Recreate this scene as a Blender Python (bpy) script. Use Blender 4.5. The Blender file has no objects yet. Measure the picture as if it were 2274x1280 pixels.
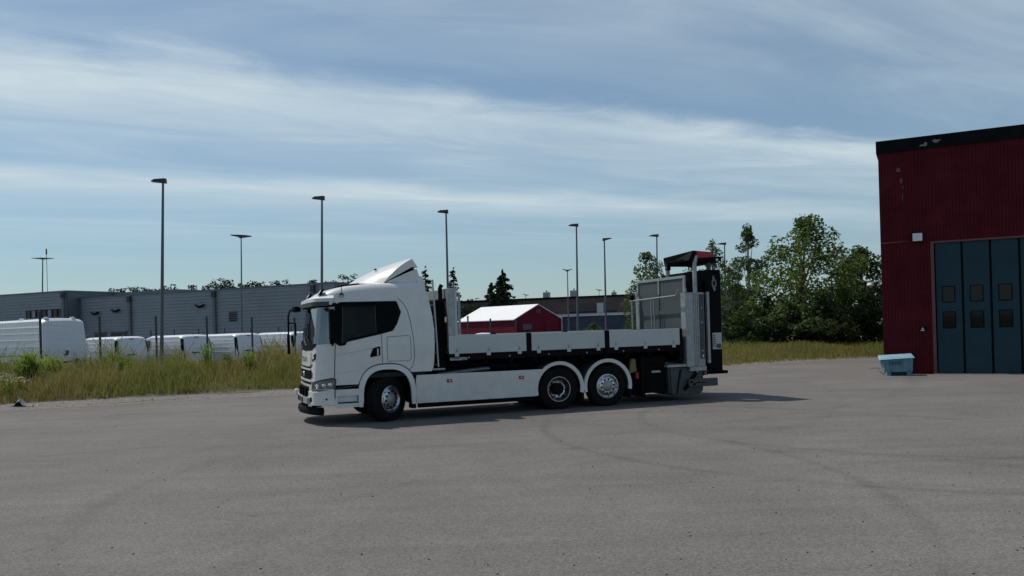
import bpy, bmesh, math, random
import numpy as np
from mathutils import Matrix, Vector

random.seed(7)
RNG = np.random.default_rng(11)
SC = bpy.context.scene
COL = SC.collection
rad = math.radians

# ------------------------------------------------------------------ camera
CAM_H = 2.0
F_PX = 1800.0                      # focal length in pixels of a 2274 px wide frame
PITCH = 0.0
ROLL = rad(1.7)
cam_d = bpy.data.cameras.new('camera')
cam_d.sensor_width = 36.0
cam_d.lens = 36.0 * F_PX / 2274.0
cam_d.shift_y = 87.0 / 2274.0
cam_d.clip_start = 0.1
cam_d.clip_end = 6000.0
cam = bpy.data.objects.new('camera', cam_d)
COL.objects.link(cam)
cam.matrix_world = (Matrix.Translation((0, 0, CAM_H)) @ Matrix.Rotation(math.pi / 2 + PITCH, 4, 'X')
                    @ Matrix.Rotation(-ROLL, 4, 'Z'))
SC.camera = cam

# ------------------------------------------------------------------ sun and sky
SUN_VEC = Vector((-0.52, 0.29, 1.0)).normalized()          # towards the sun
SUN_EL = math.asin(SUN_VEC.z)
SUN_AZ = math.atan2(SUN_VEC.x, SUN_VEC.y)                  # clockwise from +Y
sun_d = bpy.data.lights.new('sun', 'SUN')
sun_d.energy = 3.1
sun_d.angle = rad(0.5)
sun_d.color = (1.0, 0.945, 0.865)
sun = bpy.data.objects.new('sun', sun_d)
COL.objects.link(sun)
sun.rotation_euler = (-SUN_VEC).to_track_quat('-Z', 'Y').to_euler()
SKY_STRENGTH = 0.075

world = bpy.data.worlds.new('World')
SC.world = world
world.use_nodes = True


def build_sky():
    nt = world.node_tree
    N, L = nt.nodes, nt.links
    N.clear()
    out = N.new('ShaderNodeOutputWorld')
    bg = N.new('ShaderNodeBackground')
    bg.inputs['Strength'].default_value = SKY_STRENGTH
    sky = N.new('ShaderNodeTexSky')
    sky.sky_type = 'NISHITA'
    sky.sun_disc = False
    sky.sun_elevation = SUN_EL
    sky.sun_rotation = SUN_AZ
    sky.air_density = 1.0
    sky.dust_density = 0.5
    sky.ozone_density = 4.0
    tc = N.new('ShaderNodeTexCoord')
    sep = N.new('ShaderNodeSeparateXYZ')
    L.new(tc.outputs['Generated'], sep.inputs[0])

    def m(op, a, b=None, c=None, clamp=False):
        n = N.new('ShaderNodeMath')
        n.operation = op
        n.use_clamp = clamp
        for i, x in enumerate((a, b, c)):
            if x is None:
                continue
            if isinstance(x, (int, float)):
                n.inputs[i].default_value = x
            else:
                L.new(x, n.inputs[i])
        return n.outputs[0]
    z = m('MAXIMUM', sep.outputs[2], 0.012)
    px = m('DIVIDE', sep.outputs[0], z)                    # flat cloud layer seen from below
    py = m('DIVIDE', sep.outputs[1], z)
    q = m('ADD', m('MULTIPLY', px, 0.90), m('MULTIPLY', py, 0.44))     # along the streaks
    r = m('ADD', m('MULTIPLY', px, -0.44), m('MULTIPLY', py, 0.90))    # across them

    def noise(sx, sy, off, detail=6, rough=0.55, dist=0.0):
        cb = N.new('ShaderNodeCombineXYZ')
        L.new(m('MULTIPLY', q, sx), cb.inputs[0])
        L.new(m('MULTIPLY', r, sy), cb.inputs[1])
        cb.inputs[2].default_value = off
        t = N.new('ShaderNodeTexNoise')
        t.inputs['Scale'].default_value = 1.0
        t.inputs['Detail'].default_value = detail
        t.inputs['Roughness'].default_value = rough
        t.inputs['Distortion'].default_value = dist
        L.new(cb.outputs[0], t.inputs['Vector'])
        return t.outputs['Fac']
    n1 = noise(0.22, 0.55, 3.1, 5, 0.5, 0.3)      # broad unevenness
    n2 = noise(1.7, 2.6, 9.2, 8, 0.6, 0.4)        # puffs
    n3 = noise(0.55, 1.5, 17.7, 8, 0.58, 1.0)     # fibres
    n4 = noise(0.30, 0.30, 31.0, 3, 0.5, 0.0)     # strength along the bands
    rr = m('ADD', r, m('MULTIPLY', m('SUBTRACT', n1, 0.5), 0.9))

    def band(c, rise, fall, amp, puff):
        x = m('SUBTRACT', m('ADD', rr, m('MULTIPLY', m('SUBTRACT', n2, 0.5), puff)), c)
        up = N.new('ShaderNodeMapRange')
        up.interpolation_type = 'SMOOTHSTEP'
        up.inputs['From Max'].default_value = rise
        L.new(x, up.inputs['Value'])
        dn = m('EXPONENT', m('DIVIDE', m('MULTIPLY', m('MAXIMUM', m('SUBTRACT', x, rise), 0.0), -1.0), fall))
        return m('MULTIPLY', m('MULTIPLY', up.outputs[0], dn), amp)
    bands = m('ADD', m('ADD', band(2.95, 0.55, 0.85, 0.74, 0.8), band(4.9, 0.9, 0.9, 0.66, 0.6)), m('ADD', band(0.9, 0.6, 0.5, 0.45, 0.5), band(7.4, 1.2, 1.2, 0.25, 0.4)))
    tex = m('ADD', m('MULTIPLY', n3, 0.8), m('ADD', m('MULTIPLY', n4, 0.8), 0.02))
    bands = m('MULTIPLY', bands, tex)
    veil = N.new('ShaderNodeMapRange')
    veil.interpolation_type = 'SMOOTHSTEP'
    veil.inputs['From Min'].default_value = 0.40
    veil.inputs['From Max'].default_value = 0.72
    veil.inputs['To Min'].default_value = 0.12
    veil.inputs['To Max'].default_value = 0.40
    L.new(m('ADD', m('MULTIPLY', n3, 0.5), m('MULTIPLY', n1, 0.5)), veil.inputs['Value'])
    cl = m('ADD', bands, veil.outputs[0])
    far = N.new('ShaderNodeMapRange')                      # the layer thins out towards the horizon
    far.interpolation_type = 'SMOOTHSTEP'
    far.inputs['From Min'].default_value = 0.02
    far.inputs['From Max'].default_value = 0.19
    far.inputs['To Min'].default_value = 0.0
    far.inputs['To Max'].default_value = 1.0
    L.new(sep.outputs[2], far.inputs['Value'])
    cl = m('MULTIPLY', cl, far.outputs[0])
    cl = m('MINIMUM', cl, 0.9)
    mix = N.new('ShaderNodeMix')
    mix.data_type = 'RGBA'
    L.new(cl, mix.inputs[0])
    wb = N.new('ShaderNodeMix')
    wb.data_type = 'RGBA'
    wb.blend_type = 'MULTIPLY'
    wb.inputs[0].default_value = 1.0
    L.new(sky.outputs[0], wb.inputs[6])
    wb.inputs[7].default_value = (0.97, 1.12, 1.12, 1.0)
    L.new(wb.outputs[2], mix.inputs[6])
    mix.inputs[7].default_value = (8.5, 9.8, 10.3, 1.0)
    hz = m('MULTIPLY', m('EXPONENT', m('DIVIDE', m('MULTIPLY', m('MAXIMUM', sep.outputs[2], 0.0), -1.0), 0.085)), 0.62)
    hmix = N.new('ShaderNodeMix')
    hmix.data_type = 'RGBA'
    L.new(hz, hmix.inputs[0])
    L.new(mix.outputs[2], hmix.inputs[6])
    hmix.inputs[7].default_value = (5.6, 7.0, 7.8, 1.0)
    L.new(hmix.outputs[2], bg.inputs['Color'])
    L.new(bg.outputs[0], out.inputs[0])


build_sky()
SC.view_settings.view_transform = 'Standard'
SC.view_settings.look = 'None'
SC.view_settings.exposure = 0.0
SC.view_settings.gamma = 1.0
SC.view_settings.use_curve_mapping = False
SC.render.engine = 'CYCLES'
SC.cycles.use_denoising = True
SC.cycles.max_bounces = 6
SC.cycles.transparent_max_bounces = 12
SC.cycles.caustics_reflective = False
SC.cycles.caustics_refractive = False

# ------------------------------------------------------------------ helpers


def pix(x, y, Y):
    """world point at depth Y on the line of sight through photo pixel (x, y)"""
    u, v = x - 1137.0, -(y - 727.0)
    c, s = math.cos(ROLL), math.sin(ROLL)
    u2, v2 = c * u + s * v, -s * u + c * v
    d = (u2 / F_PX, math.cos(PITCH) - v2 / F_PX * math.sin(PITCH), math.sin(PITCH) + v2 / F_PX * math.cos(PITCH))
    t = Y / d[1]
    return Vector((d[0] * t, Y, CAM_H + d[2] * t))


def tag(o, label=None, cat=None, group=None, kind=None):
    if label:
        o['label'] = label
    if cat:
        o['category'] = cat
    if group:
        o['group'] = group
    if kind:
        o['kind'] = kind
    return o


def empty(name, loc=(0, 0, 0), rz=0.0):
    o = bpy.data.objects.new(name, None)
    COL.objects.link(o)
    o.location = loc
    o.rotation_euler = (0, 0, rz)
    o.empty_display_size = 0.3
    return o


def copy_tree(o, parent=None):
    c = o.copy()
    COL.objects.link(c)
    c.parent = parent
    for ch in list(o.children):
        copy_tree(ch, c)
    return c


class MB:
    """collects faces and links them as one mesh object"""

    def __init__(self):
        self.v = []
        self.f = []

    def add(self, vs, fs):
        b = len(self.v)
        self.v += [tuple(map(float, p)) for p in vs]
        self.f += [tuple(b + i for i in q) for q in fs]
        return self

    def box(self, x0, x1, y0, y1, z0, z1):
        vs = [(x, y, z) for x in (x0, x1) for y in (y0, y1) for z in (z0, z1)]
        return self.add(vs, [(0, 1, 3, 2), (4, 6, 7, 5), (0, 4, 5, 1), (2, 3, 7, 6), (0, 2, 6, 4), (1, 5, 7, 3)])

    def prism(self, poly, a, b, axis='y'):
        n = len(poly)

        def P(p, t):
            return {'y': (p[0], t, p[1]), 'x': (t, p[0], p[1]), 'z': (p[0], p[1], t)}[axis]
        vs = [P(p, a) for p in poly] + [P(p, b) for p in poly]
        fs = [tuple(range(n)), tuple(range(2 * n - 1, n - 1, -1))]
        fs += [(i, n + i, n + (i + 1) % n, (i + 1) % n) for i in range(n)]
        return self.add(vs, fs)

    def tube(self, pts, r, n=8, caps=True):
        pts = [Vector(p) for p in pts]
        rs = r if isinstance(r, (list, tuple)) else [r] * len(pts)
        vs, fs = [], []
        prev = None
        for i, p in enumerate(pts):
            d = (pts[min(i + 1, len(pts) - 1)] - pts[max(i - 1, 0)]).normalized()
            a = prev if prev is not None else (Vector((0, 0, 1)) if abs(d.z) < 0.9 else Vector((1, 0, 0)))
            a = (a - d * a.dot(d)).normalized()
            prev = a
            b = d.cross(a)
            for k in range(n):
                t = 2 * math.pi * k / n
                vs.append(p + (a * math.cos(t) + b * math.sin(t)) * rs[i])
        for i in range(len(pts) - 1):
            for k in range(n):
                k2 = (k + 1) % n
                fs.append((i * n + k, i * n + k2, (i + 1) * n + k2, (i + 1) * n + k))
        if caps:
            fs.append(tuple(range(n - 1, -1, -1)))
            fs.append(tuple(range((len(pts) - 1) * n, len(pts) * n)))
        return self.add(vs, fs)

    def lathe(self, prof, o=(0, 0, 0), axis='y', n=32, a0=0.0, a1=2 * math.pi):
        """prof: (radius, along-axis) pairs"""
        full = abs(a1 - a0 - 2 * math.pi) < 1e-6
        m = n if full else n + 1
        vs, fs = [], []
        for (r, h) in prof:
            for k in range(m):
                t = a0 + (a1 - a0) * k / n
                c, s = r * math.cos(t), r * math.sin(t)
                p = {'y': (c, h, s), 'z': (c, s, h), 'x': (h, c, s)}[axis]
                vs.append((o[0] + p[0], o[1] + p[1], o[2] + p[2]))
        for i in range(len(prof) - 1):
            for k in range(n):
                k2 = (k + 1) % m
                fs.append((i * m + k, i * m + k2, (i + 1) * m + k2, (i + 1) * m + k))
        return self.add(vs, fs)

    def grid(self, P, skip=None, close_u=False):
        nu, nv = len(P), len(P[0])
        vs = [p for row in P for p in row]
        fs = []
        for i in range(nu if close_u else nu - 1):
            i2 = (i + 1) % nu
            for j in range(nv - 1):
                if skip and skip(i, j):
                    continue
                fs.append((i * nv + j, i2 * nv + j, i2 * nv + j + 1, i * nv + j + 1))
        return self.add(vs, fs)

    def slab(self, P, Q):
        """closed solid between two equally sized grids"""
        nu, nv = len(P), len(P[0])
        a = [p for row in P for p in row]
        b = [p for row in Q for p in row]
        K = nu * nv
        fs = []
        for i in range(nu - 1):
            for j in range(nv - 1):
                q = (i * nv + j, (i + 1) * nv + j, (i + 1) * nv + j + 1, i * nv + j + 1)
                fs.append(q)
                fs.append(tuple(K + x for x in reversed(q)))
        rim = ([i * nv for i in range(nu)] + [(nu - 1) * nv + j for j in range(1, nv)]
               + [i * nv + nv - 1 for i in range(nu - 2, -1, -1)] + [j for j in range(nv - 2, 0, -1)])
        for k in range(len(rim)):
            x, y = rim[k], rim[(k + 1) % len(rim)]
            fs.append((y, x, K + x, K + y))
        return self.add(a + b, fs)

    def build(self, name, mat, parent=None, smooth=None, bevel=0.0, loc=None, rot=None, fix=True, seg=2, weld=False):
        me = bpy.data.meshes.new(name)
        me.from_pydata(self.v, [], self.f)
        if fix:
            bm = bmesh.new()
            bm.from_mesh(me)
            if weld:
                bmesh.ops.remove_doubles(bm, verts=bm.verts, dist=1e-4)
            bmesh.ops.recalc_face_normals(bm, faces=bm.faces)
            bm.to_mesh(me)
            bm.free()
        me.materials.append(mat)
        if smooth is not None:
            me.polygons.foreach_set('use_smooth', [True] * len(me.polygons))
            me.set_sharp_from_angle(angle=rad(smooth))
        me.update()
        o = bpy.data.objects.new(name, me)
        COL.objects.link(o)
        if parent is not None:
            o.parent = parent
        if loc is not None:
            o.location = loc
        if rot is not None:
            o.rotation_euler = rot
        if bevel > 0:
            md = o.modifiers.new('bevel', 'BEVEL')
            md.width = bevel
            md.segments = seg
            md.limit_method = 'ANGLE'
            md.angle_limit = rad(40)
            md.harden_normals = False
        return o


def text_obj(txt, name, mat, parent, size, loc, rot, depth=0.004, sx=1.0, spacing=1.0):
    cu = bpy.data.curves.new('t', 'FONT')
    cu.body = txt
    cu.size = size
    cu.extrude = depth
    cu.align_x = 'CENTER'
    cu.align_y = 'CENTER'
    cu.space_character = spacing
    t = bpy.data.objects.new('t', cu)
    COL.objects.link(t)
    dg = bpy.context.evaluated_depsgraph_get()
    me = bpy.data.meshes.new_from_object(t.evaluated_get(dg))
    bpy.data.objects.remove(t)
    o = bpy.data.objects.new(name, me)
    me.materials.clear()
    me.materials.append(mat)
    COL.objects.link(o)
    o.parent = parent
    o.location = loc
    o.rotation_euler = rot
    o.scale = (sx, 1, 1)
    return o


# ------------------------------------------------------------------ materials
def M(name, col, rough=0.5, metal=0.0, var=0.0, vscale=3.0, bump=0.0, bscale=60.0, coat=0.0, spec=0.5, dirt=None):
    m = bpy.data.materials.new(name)
    m.use_nodes = True
    nt = m.node_tree
    N, L = nt.nodes, nt.links
    b = N['Principled BSDF']
    b.inputs['Base Color'].default_value = (*col, 1)
    b.inputs['Roughness'].default_value = rough
    b.inputs['Metallic'].default_value = metal
    b.inputs['Specular IOR Level'].default_value = spec
    b.inputs['Coat Weight'].default_value = coat
    tc = N.new('ShaderNodeTexCoord')
    if var > 0 or dirt:
        n = N.new('ShaderNodeTexNoise')
        n.inputs['Scale'].default_value = vscale
        n.inputs['Detail'].default_value = 8
        n.inputs['Roughness'].default_value = 0.65
        L.new(tc.outputs['Object'], n.inputs['Vector'])
        mx = N.new('ShaderNodeMix')
        mx.data_type = 'RGBA'
        mr = N.new('ShaderNodeMapRange')
        mr.inputs['From Min'].default_value = 0.35
        mr.inputs['From Max'].default_value = 0.68
        L.new(n.outputs['Fac'], mr.inputs['Value'])
        L.new(mr.outputs[0], mx.inputs[0])
        lo = dirt if dirt else tuple(c * (1 - var) for c in col)
        mx.inputs[6].default_value = (*lo, 1)
        mx.inputs[7].default_value = (*[min(1, c * (1 + var * 0.6)) for c in col], 1)
        L.new(mx.outputs[2], b.inputs['Base Color'])
        mr2 = N.new('ShaderNodeMapRange')
        mr2.inputs['To Min'].default_value = min(1, rough * 1.25)
        mr2.inputs['To Max'].default_value = rough * 0.85
        L.new(n.outputs['Fac'], mr2.inputs['Value'])
        L.new(mr2.outputs[0], b.inputs['Roughness'])
    if bump > 0:
        n2 = N.new('ShaderNodeTexNoise')
        n2.inputs['Scale'].default_value = bscale
        n2.inputs['Detail'].default_value = 4
        L.new(tc.outputs['Object'], n2.inputs['Vector'])
        bp = N.new('ShaderNodeBump')
        bp.inputs['Strength'].default_value = bump
        bp.inputs['Distance'].default_value = 0.02
        L.new(n2.outputs['Fac'], bp.inputs['Height'])
        L.new(bp.outputs[0], b.inputs['Normal'])
    return m


def glass_mat(name, tint, rough=0.02, base=0.0, ior=1.5):
    m = bpy.data.materials.new(name)
    m.use_nodes = True
    nt = m.node_tree
    N, L = nt.nodes, nt.links
    N.clear()
    out = N.new('ShaderNodeOutputMaterial')
    tr = N.new('ShaderNodeBsdfTransparent')
    tr.inputs[0].default_value = (*tint, 1)
    gl = N.new('ShaderNodeBsdfGlossy')
    gl.inputs['Roughness'].default_value = rough
    fr = N.new('ShaderNodeFresnel')
    fr.inputs['IOR'].default_value = ior
    add = N.new('ShaderNodeMath')
    add.operation = 'ADD'
    add.use_clamp = True
    add.inputs[1].default_value = base
    mx = N.new('ShaderNodeMixShader')
    L.new(fr.outputs[0], add.inputs[0])
    L.new(add.outputs[0], mx.inputs[0])
    L.new(tr.outputs[0], mx.inputs[1])
    L.new(gl.outputs[0], mx.inputs[2])
    L.new(mx.outputs[0], out.inputs[0])
    return m


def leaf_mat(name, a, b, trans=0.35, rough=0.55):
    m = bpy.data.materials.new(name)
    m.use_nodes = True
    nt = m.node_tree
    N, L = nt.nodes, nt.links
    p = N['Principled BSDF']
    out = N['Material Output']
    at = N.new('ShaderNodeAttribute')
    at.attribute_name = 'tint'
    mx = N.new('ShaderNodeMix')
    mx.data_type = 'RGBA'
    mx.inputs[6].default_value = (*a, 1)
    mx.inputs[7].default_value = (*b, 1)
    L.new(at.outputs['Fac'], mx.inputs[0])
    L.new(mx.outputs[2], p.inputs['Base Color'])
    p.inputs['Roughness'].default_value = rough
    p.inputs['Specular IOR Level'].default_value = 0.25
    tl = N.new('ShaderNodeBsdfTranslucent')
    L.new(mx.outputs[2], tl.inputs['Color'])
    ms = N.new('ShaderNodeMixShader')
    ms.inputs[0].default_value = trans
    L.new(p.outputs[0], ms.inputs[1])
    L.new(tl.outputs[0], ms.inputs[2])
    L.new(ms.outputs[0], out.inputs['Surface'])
    return m


def asphalt_mat():
    m = bpy.data.materials.new('asphalt')
    m.use_nodes = True
    nt = m.node_tree
    N, L = nt.nodes, nt.links
    p = N['Principled BSDF']
    tc = N.new('ShaderNodeTexCoord')

    def mapped(sx, sy, rz):
        mp = N.new('ShaderNodeMapping')
        mp.inputs['Scale'].default_value = (sx, sy, 1)
        mp.inputs['Rotation'].default_value = (0, 0, rz)
        L.new(tc.outputs['Object'], mp.inputs['Vector'])
        return mp.outputs[0]

    def noise(vec, s, d=6, r=0.6, dist=0.0):
        n = N.new('ShaderNodeTexNoise')
        n.inputs['Scale'].default_value = s
        n.inputs['Detail'].default_value = d
        n.inputs['Roughness'].default_value = r
        n.inputs['Distortion'].default_value = dist
        L.new(vec, n.inputs['Vector'])
        return n.outputs['Fac']

    def rng(f, a, b, c, d):
        mr = N.new('ShaderNodeMapRange')
        for k, v in zip(('From Min', 'From Max', 'To Min', 'To Max'), (a, b, c, d)):
            mr.inputs[k].default_value = v
        L.new(f, mr.inputs['Value'])
        return mr.outputs[0]

    def mul(a, b):
        n = N.new('ShaderNodeMath')
        n.operation = 'MULTIPLY'
        L.new(a, n.inputs[0])
        L.new(b, n.inputs[1])
        return n.outputs[0]
    o = tc.outputs['Object']
    grain = noise(o, 42, 3, 0.8)
    grain2 = noise(o, 120, 2, 0.8)
    agg = N.new('ShaderNodeTexVoronoi')                    # aggregate stones
    agg.inputs['Scale'].default_value = 48
    L.new(o, agg.inputs['Vector'])
    patch = noise(o, 0.32, 5, 0.6, 0.3)
    blot = noise(o, 1.6, 6, 0.7)
    streak = noise(mapped(0.16, 2.4, rad(-14)), 1.0, 5, 0.6, 0.4)
    sepc = N.new('ShaderNodeSeparateColor')
    L.new(agg.outputs['Color'], sepc.inputs[0])
    f = mul(rng(grain, 0.3, 0.7, 0.70, 1.30), rng(grain2, 0.3, 0.7, 0.80, 1.20))
    f = mul(f, rng(sepc.outputs[0], 0.0, 1.0, 0.78, 1.22))
    f = mul(f, rng(patch, 0.3, 0.7, 0.88, 1.09))
    f = mul(f, rng(blot, 0.3, 0.72, 0.95, 1.05))
    f = mul(f, rng(streak, 0.32, 0.7, 0.91, 1.07))
    # hairline cracks
    vo = N.new('ShaderNodeTexVoronoi')
    vo.feature = 'DISTANCE_TO_EDGE'
    vo.inputs['Scale'].default_value = 0.16
    nw = N.new('ShaderNodeTexNoise')
    nw.inputs['Scale'].default_value = 0.9
    nw.inputs['Detail'].default_value = 6
    L.new(o, nw.inputs['Vector'])
    ad = N.new('ShaderNodeVectorMath')
    ad.operation = 'MULTIPLY_ADD'
    L.new(nw.outputs['Color'], ad.inputs[0])
    ad.inputs[1].default_value = (1.6, 1.6, 0)
    L.new(o, ad.inputs[2])
    L.new(ad.outputs[0], vo.inputs['Vector'])
    crk = rng(vo.outputs['Distance'], 0.0, 0.002, 0.86, 1.0)
    f = mul(f, crk)
    # soft wheel paths: wide arcs where tyres have polished and darkened the surface, worn away in places
    wear = rng(noise(o, 0.25, 4, 0.6), 0.35, 0.6, 0.15, 1.0)
    for a, b, c, wd, amp in [((1590, 873), (1950, 863), (2274, 868), 0.10, 0.22), ((1600, 882), (2020, 868), (2274, 874), 0.10, 0.20),
                             ((0, 981), (330, 952), (560, 938), 0.09, 0.20), ((30, 938), (300, 921), (668, 904), 0.11, 0.20), ((380, 990), (560, 975), (760, 958), 0.08, 0.16),
                             ((0, 1025), (400, 1018), (1180, 978), 0.14, 0.12), ((1300, 1015), (1560, 1003), (2274, 1040), 0.12, 0.12), ((900, 1130), (1350, 1080), (2274, 1090), 0.12, 0.10),
                             ((0, 1130), (700, 1090), (1500, 1000), 0.16, 0.08), ((1200, 925), (1700, 915), (2274, 945), 0.16, 0.12)]:
        P3 = []
        for q in (a, b, c):
            w_ = pix(q[0], q[1], 10.0)
            t_ = -CAM_H / (w_.z - CAM_H)
            P3.append((w_.x * t_, w_.y * t_))
        (x1, y1), (x2, y2), (x3, y3) = P3
        dd = 2 * (x1 * (y2 - y3) + x2 * (y3 - y1) + x3 * (y1 - y2))
        ux = ((x1 ** 2 + y1 ** 2) * (y2 - y3) + (x2 ** 2 + y2 ** 2) * (y3 - y1) + (x3 ** 2 + y3 ** 2) * (y1 - y2)) / dd
        uy = ((x1 ** 2 + y1 ** 2) * (x3 - x2) + (x2 ** 2 + y2 ** 2) * (x1 - x3) + (x3 ** 2 + y3 ** 2) * (x2 - x1)) / dd
        R_ = math.hypot(x1 - ux, y1 - uy)
        ds = N.new('ShaderNodeVectorMath')
        ds.operation = 'DISTANCE'
        L.new(o, ds.inputs[0])
        ds.inputs[1].default_value = (ux, uy, 0)

        def mm(op, p_, q_):
            n_ = N.new('ShaderNodeMath')
            n_.operation = op
            for k_, v_ in enumerate((p_, q_)):
                if isinstance(v_, (int, float)):
                    n_.inputs[k_].default_value = v_
                else:
                    L.new(v_, n_.inputs[k_])
            return n_.outputs[0]
        e_ = mm('DIVIDE', mm('SUBTRACT', ds.outputs['Value'], R_), wd)
        g_ = mm('EXPONENT', mm('MULTIPLY', mm('MULTIPLY', e_, e_), -1.0), 0.0)
        f = mul(f, mm('SUBTRACT', 1.0, mm('MULTIPLY', mm('MULTIPLY', g_, amp), wear)))
    tone = N.new('ShaderNodeMix')
    tone.data_type = 'RGBA'
    L.new(rng(patch, 0.35, 0.65, 0, 1), tone.inputs[0])
    tone.inputs[6].default_value = (0.153, 0.143, 0.133, 1)
    tone.inputs[7].default_value = (0.165, 0.152, 0.139, 1)
    mx = N.new('ShaderNodeVectorMath')
    mx.operation = 'SCALE'
    L.new(tone.outputs[2], mx.inputs[0])
    L.new(f, mx.inputs['Scale'])
    L.new(mx.outputs[0], p.inputs['Base Color'])
    p.inputs['Roughness'].default_value = 0.9
    p.inputs['Specular IOR Level'].default_value = 0.25
    bp = N.new('ShaderNodeBump')
    bp.inputs['Strength'].default_value = 0.5
    bp.inputs['Distance'].default_value = 0.006
    L.new(grain, bp.inputs['Height'])
    L.new(bp.outputs[0], p.inputs['Normal'])
    return m


MT = {}
MT['asphalt'] = asphalt_mat()
MT['lot'] = M('lot_asphalt', (0.13, 0.125, 0.12), 0.9, var=0.2, vscale=0.8, bump=0.3, bscale=60)
MT['earth'] = M('earth', (0.075, 0.08, 0.035), 0.95, var=0.35, vscale=0.4)
MT['soil'] = M('soil', (0.10, 0.088, 0.055), 0.95, var=0.4, vscale=2.5, bump=0.6, bscale=12)
MT['gravel'] = M('gravel', (0.185, 0.165, 0.145), 0.95, var=0.35, vscale=9, bump=0.8, bscale=45)
MT['white'] = M('white_paint', (0.72, 0.71, 0.68), 0.30, coat=0.4, var=0.09, vscale=2.2)
MT['skirt'] = M('white_skirt', (0.72, 0.71, 0.68), 0.33, coat=0.3, var=0.0, vscale=3.2, dirt=(0.60, 0.585, 0.55))
MT['whitep'] = M('white_plastic', (0.74, 0.75, 0.75), 0.42, var=0.08, vscale=2.0)
MT['black'] = M('black_plastic', (0.004, 0.004, 0.005), 0.6, var=0.2, vscale=5, spec=0.08)
MT['gloss'] = M('black_gloss', (0.003, 0.004, 0.005), 0.22, spec=0.05)
MT['steelblk'] = M('black_steel', (0.004, 0.005, 0.006), 0.6, var=0.35, vscale=6, bump=0.1, spec=0.10)
MT['rubber'] = M('rubber', (0.008, 0.008, 0.008), 0.85, var=0.3, vscale=10, spec=0.2)
MT['alu'] = M('aluminium', (0.36, 0.375, 0.38), 0.45, metal=0.6, var=0.18, vscale=7)
MT['alupanel'] = M('anodised_panel', (0.52, 0.54, 0.535), 0.45, metal=0.2, var=0.06, vscale=1.5)
MT['rim'] = M('polished_rim', (0.60, 0.60, 0.62), 0.22, metal=0.95, var=0.15, vscale=12)
MT['galv'] = M('galvanised', (0.40, 0.42, 0.43), 0.5, metal=0.6, var=0.22, vscale=8)
MT['greysteel'] = M('grey_paint', (0.060, 0.070, 0.072), 0.5, var=0.15, vscale=4)
MT['boardgrey'] = M('board_grey', (0.062, 0.076, 0.076), 0.55, var=0.1, vscale=2)
MT['seam'] = M('seam', (0.05, 0.05, 0.052), 0.7)
MT['interior'] = M('interior', (0.03, 0.03, 0.032), 0.85, var=0.2, vscale=6)
MT['interior_lt'] = M('interior_light', (0.22, 0.21, 0.20), 0.85)
MT['glass'] = glass_mat('cab_glass', (0.40, 0.46, 0.44), ior=1.28)
MT['wglass'] = glass_mat('windscreen_glass', (0.55, 0.66, 0.62), base=0.16)
MT['lens'] = glass_mat('lamp_lens', (0.85, 0.88, 0.9), base=0.05)
MT['headlamp'] = M('headlamp_inner', (0.22, 0.225, 0.23), 0.16, metal=0.8, var=0.5, vscale=14)
MT['chrome'] = M('chrome', (0.75, 0.76, 0.78), 0.12, metal=1.0)
MT['red'] = M('red_reflector', (0.35, 0.012, 0.015), 0.35)
MT['redp'] = M('red_paint', (0.42, 0.014, 0.035), 0.4, var=0.1, vscale=3)
MT['signwhite'] = M('sign_white', (0.72, 0.72, 0.70), 0.6, var=0.08, vscale=12)
MT['print'] = M('print_grey', (0.10, 0.10, 0.105), 0.7)
MT['paleprint'] = M('pale_print', (0.48, 0.48, 0.47), 0.6)
MT['skin'] = M('skin', (0.45, 0.27, 0.19), 0.6)
MT['cloth'] = M('dark_cloth', (0.025, 0.028, 0.035), 0.9)
MT['yellowdull'] = M('dull_yellow', (0.22, 0.21, 0.08), 0.6, var=0.2)
MT['clad_red'] = M('red_cladding', (0.088, 0.010, 0.015), 0.75, var=0.25, vscale=1.3, spec=0.12)
MT['trim_red'] = M('red_trim', (0.15, 0.05, 0.055), 0.6, var=0.15)
MT['fascia'] = M('dark_fascia', (0.007, 0.008, 0.010), 0.7, var=0.3, vscale=2, spec=0.08)
MT['teal'] = M('teal_door', (0.011, 0.044, 0.060), 0.5, var=0.14, vscale=1.2, spec=0.25)
MT['peel'] = M('bare_patch', (0.22, 0.205, 0.19), 0.8, var=0.3, vscale=20)
MT['peelr'] = M('peeled_red', (0.15, 0.075, 0.07), 0.8, var=0.3, vscale=20)
MT['pane'] = M('door_pane', (0.004, 0.005, 0.006), 0.05, spec=0.3)
MT['bin'] = M('bin_blue', (0.12, 0.26, 0.34), 0.55, var=0.25, vscale=4)
MT['binlid'] = M('bin_lid_blue', (0.24, 0.40, 0.47), 0.5, var=0.25, vscale=5)
MT['darkblue'] = M('dark_blue', (0.01, 0.03, 0.05), 0.6)
MT['ware'] = M('grey_sheet', (0.27, 0.295, 0.32), 0.5, metal=0.1, var=0.10, vscale=0.4)
MT['ware_dk'] = M('grey_sheet_dark', (0.14, 0.155, 0.175), 0.5, metal=0.1)
MT['darkglass'] = M('dark_window', (0.010, 0.013, 0.017), 0.1, spec=0.3)
MT['vanwhite'] = M('van_white', (0.78, 0.79, 0.80), 0.3, coat=0.4, var=0.05, vscale=1.5)
MT['tentwhite'] = M('tent_white', (0.82, 0.82, 0.80), 0.55, var=0.05, vscale=0.6)
MT['tentred'] = M('tent_red', (0.15, 0.010, 0.024), 0.75, var=0.15, vscale=0.7, spec=0.15)
MT['brickbrown'] = M('brown_wall', (0.125, 0.085, 0.072), 0.85, var=0.2, vscale=0.8)
MT['brickdark'] = M('brown_dark', (0.085, 0.075, 0.07), 0.8, var=0.2, vscale=0.8)
MT['bluewall'] = M('blue_wall', (0.035, 0.048, 0.088), 0.6, var=0.15, vscale=0.8)
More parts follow.
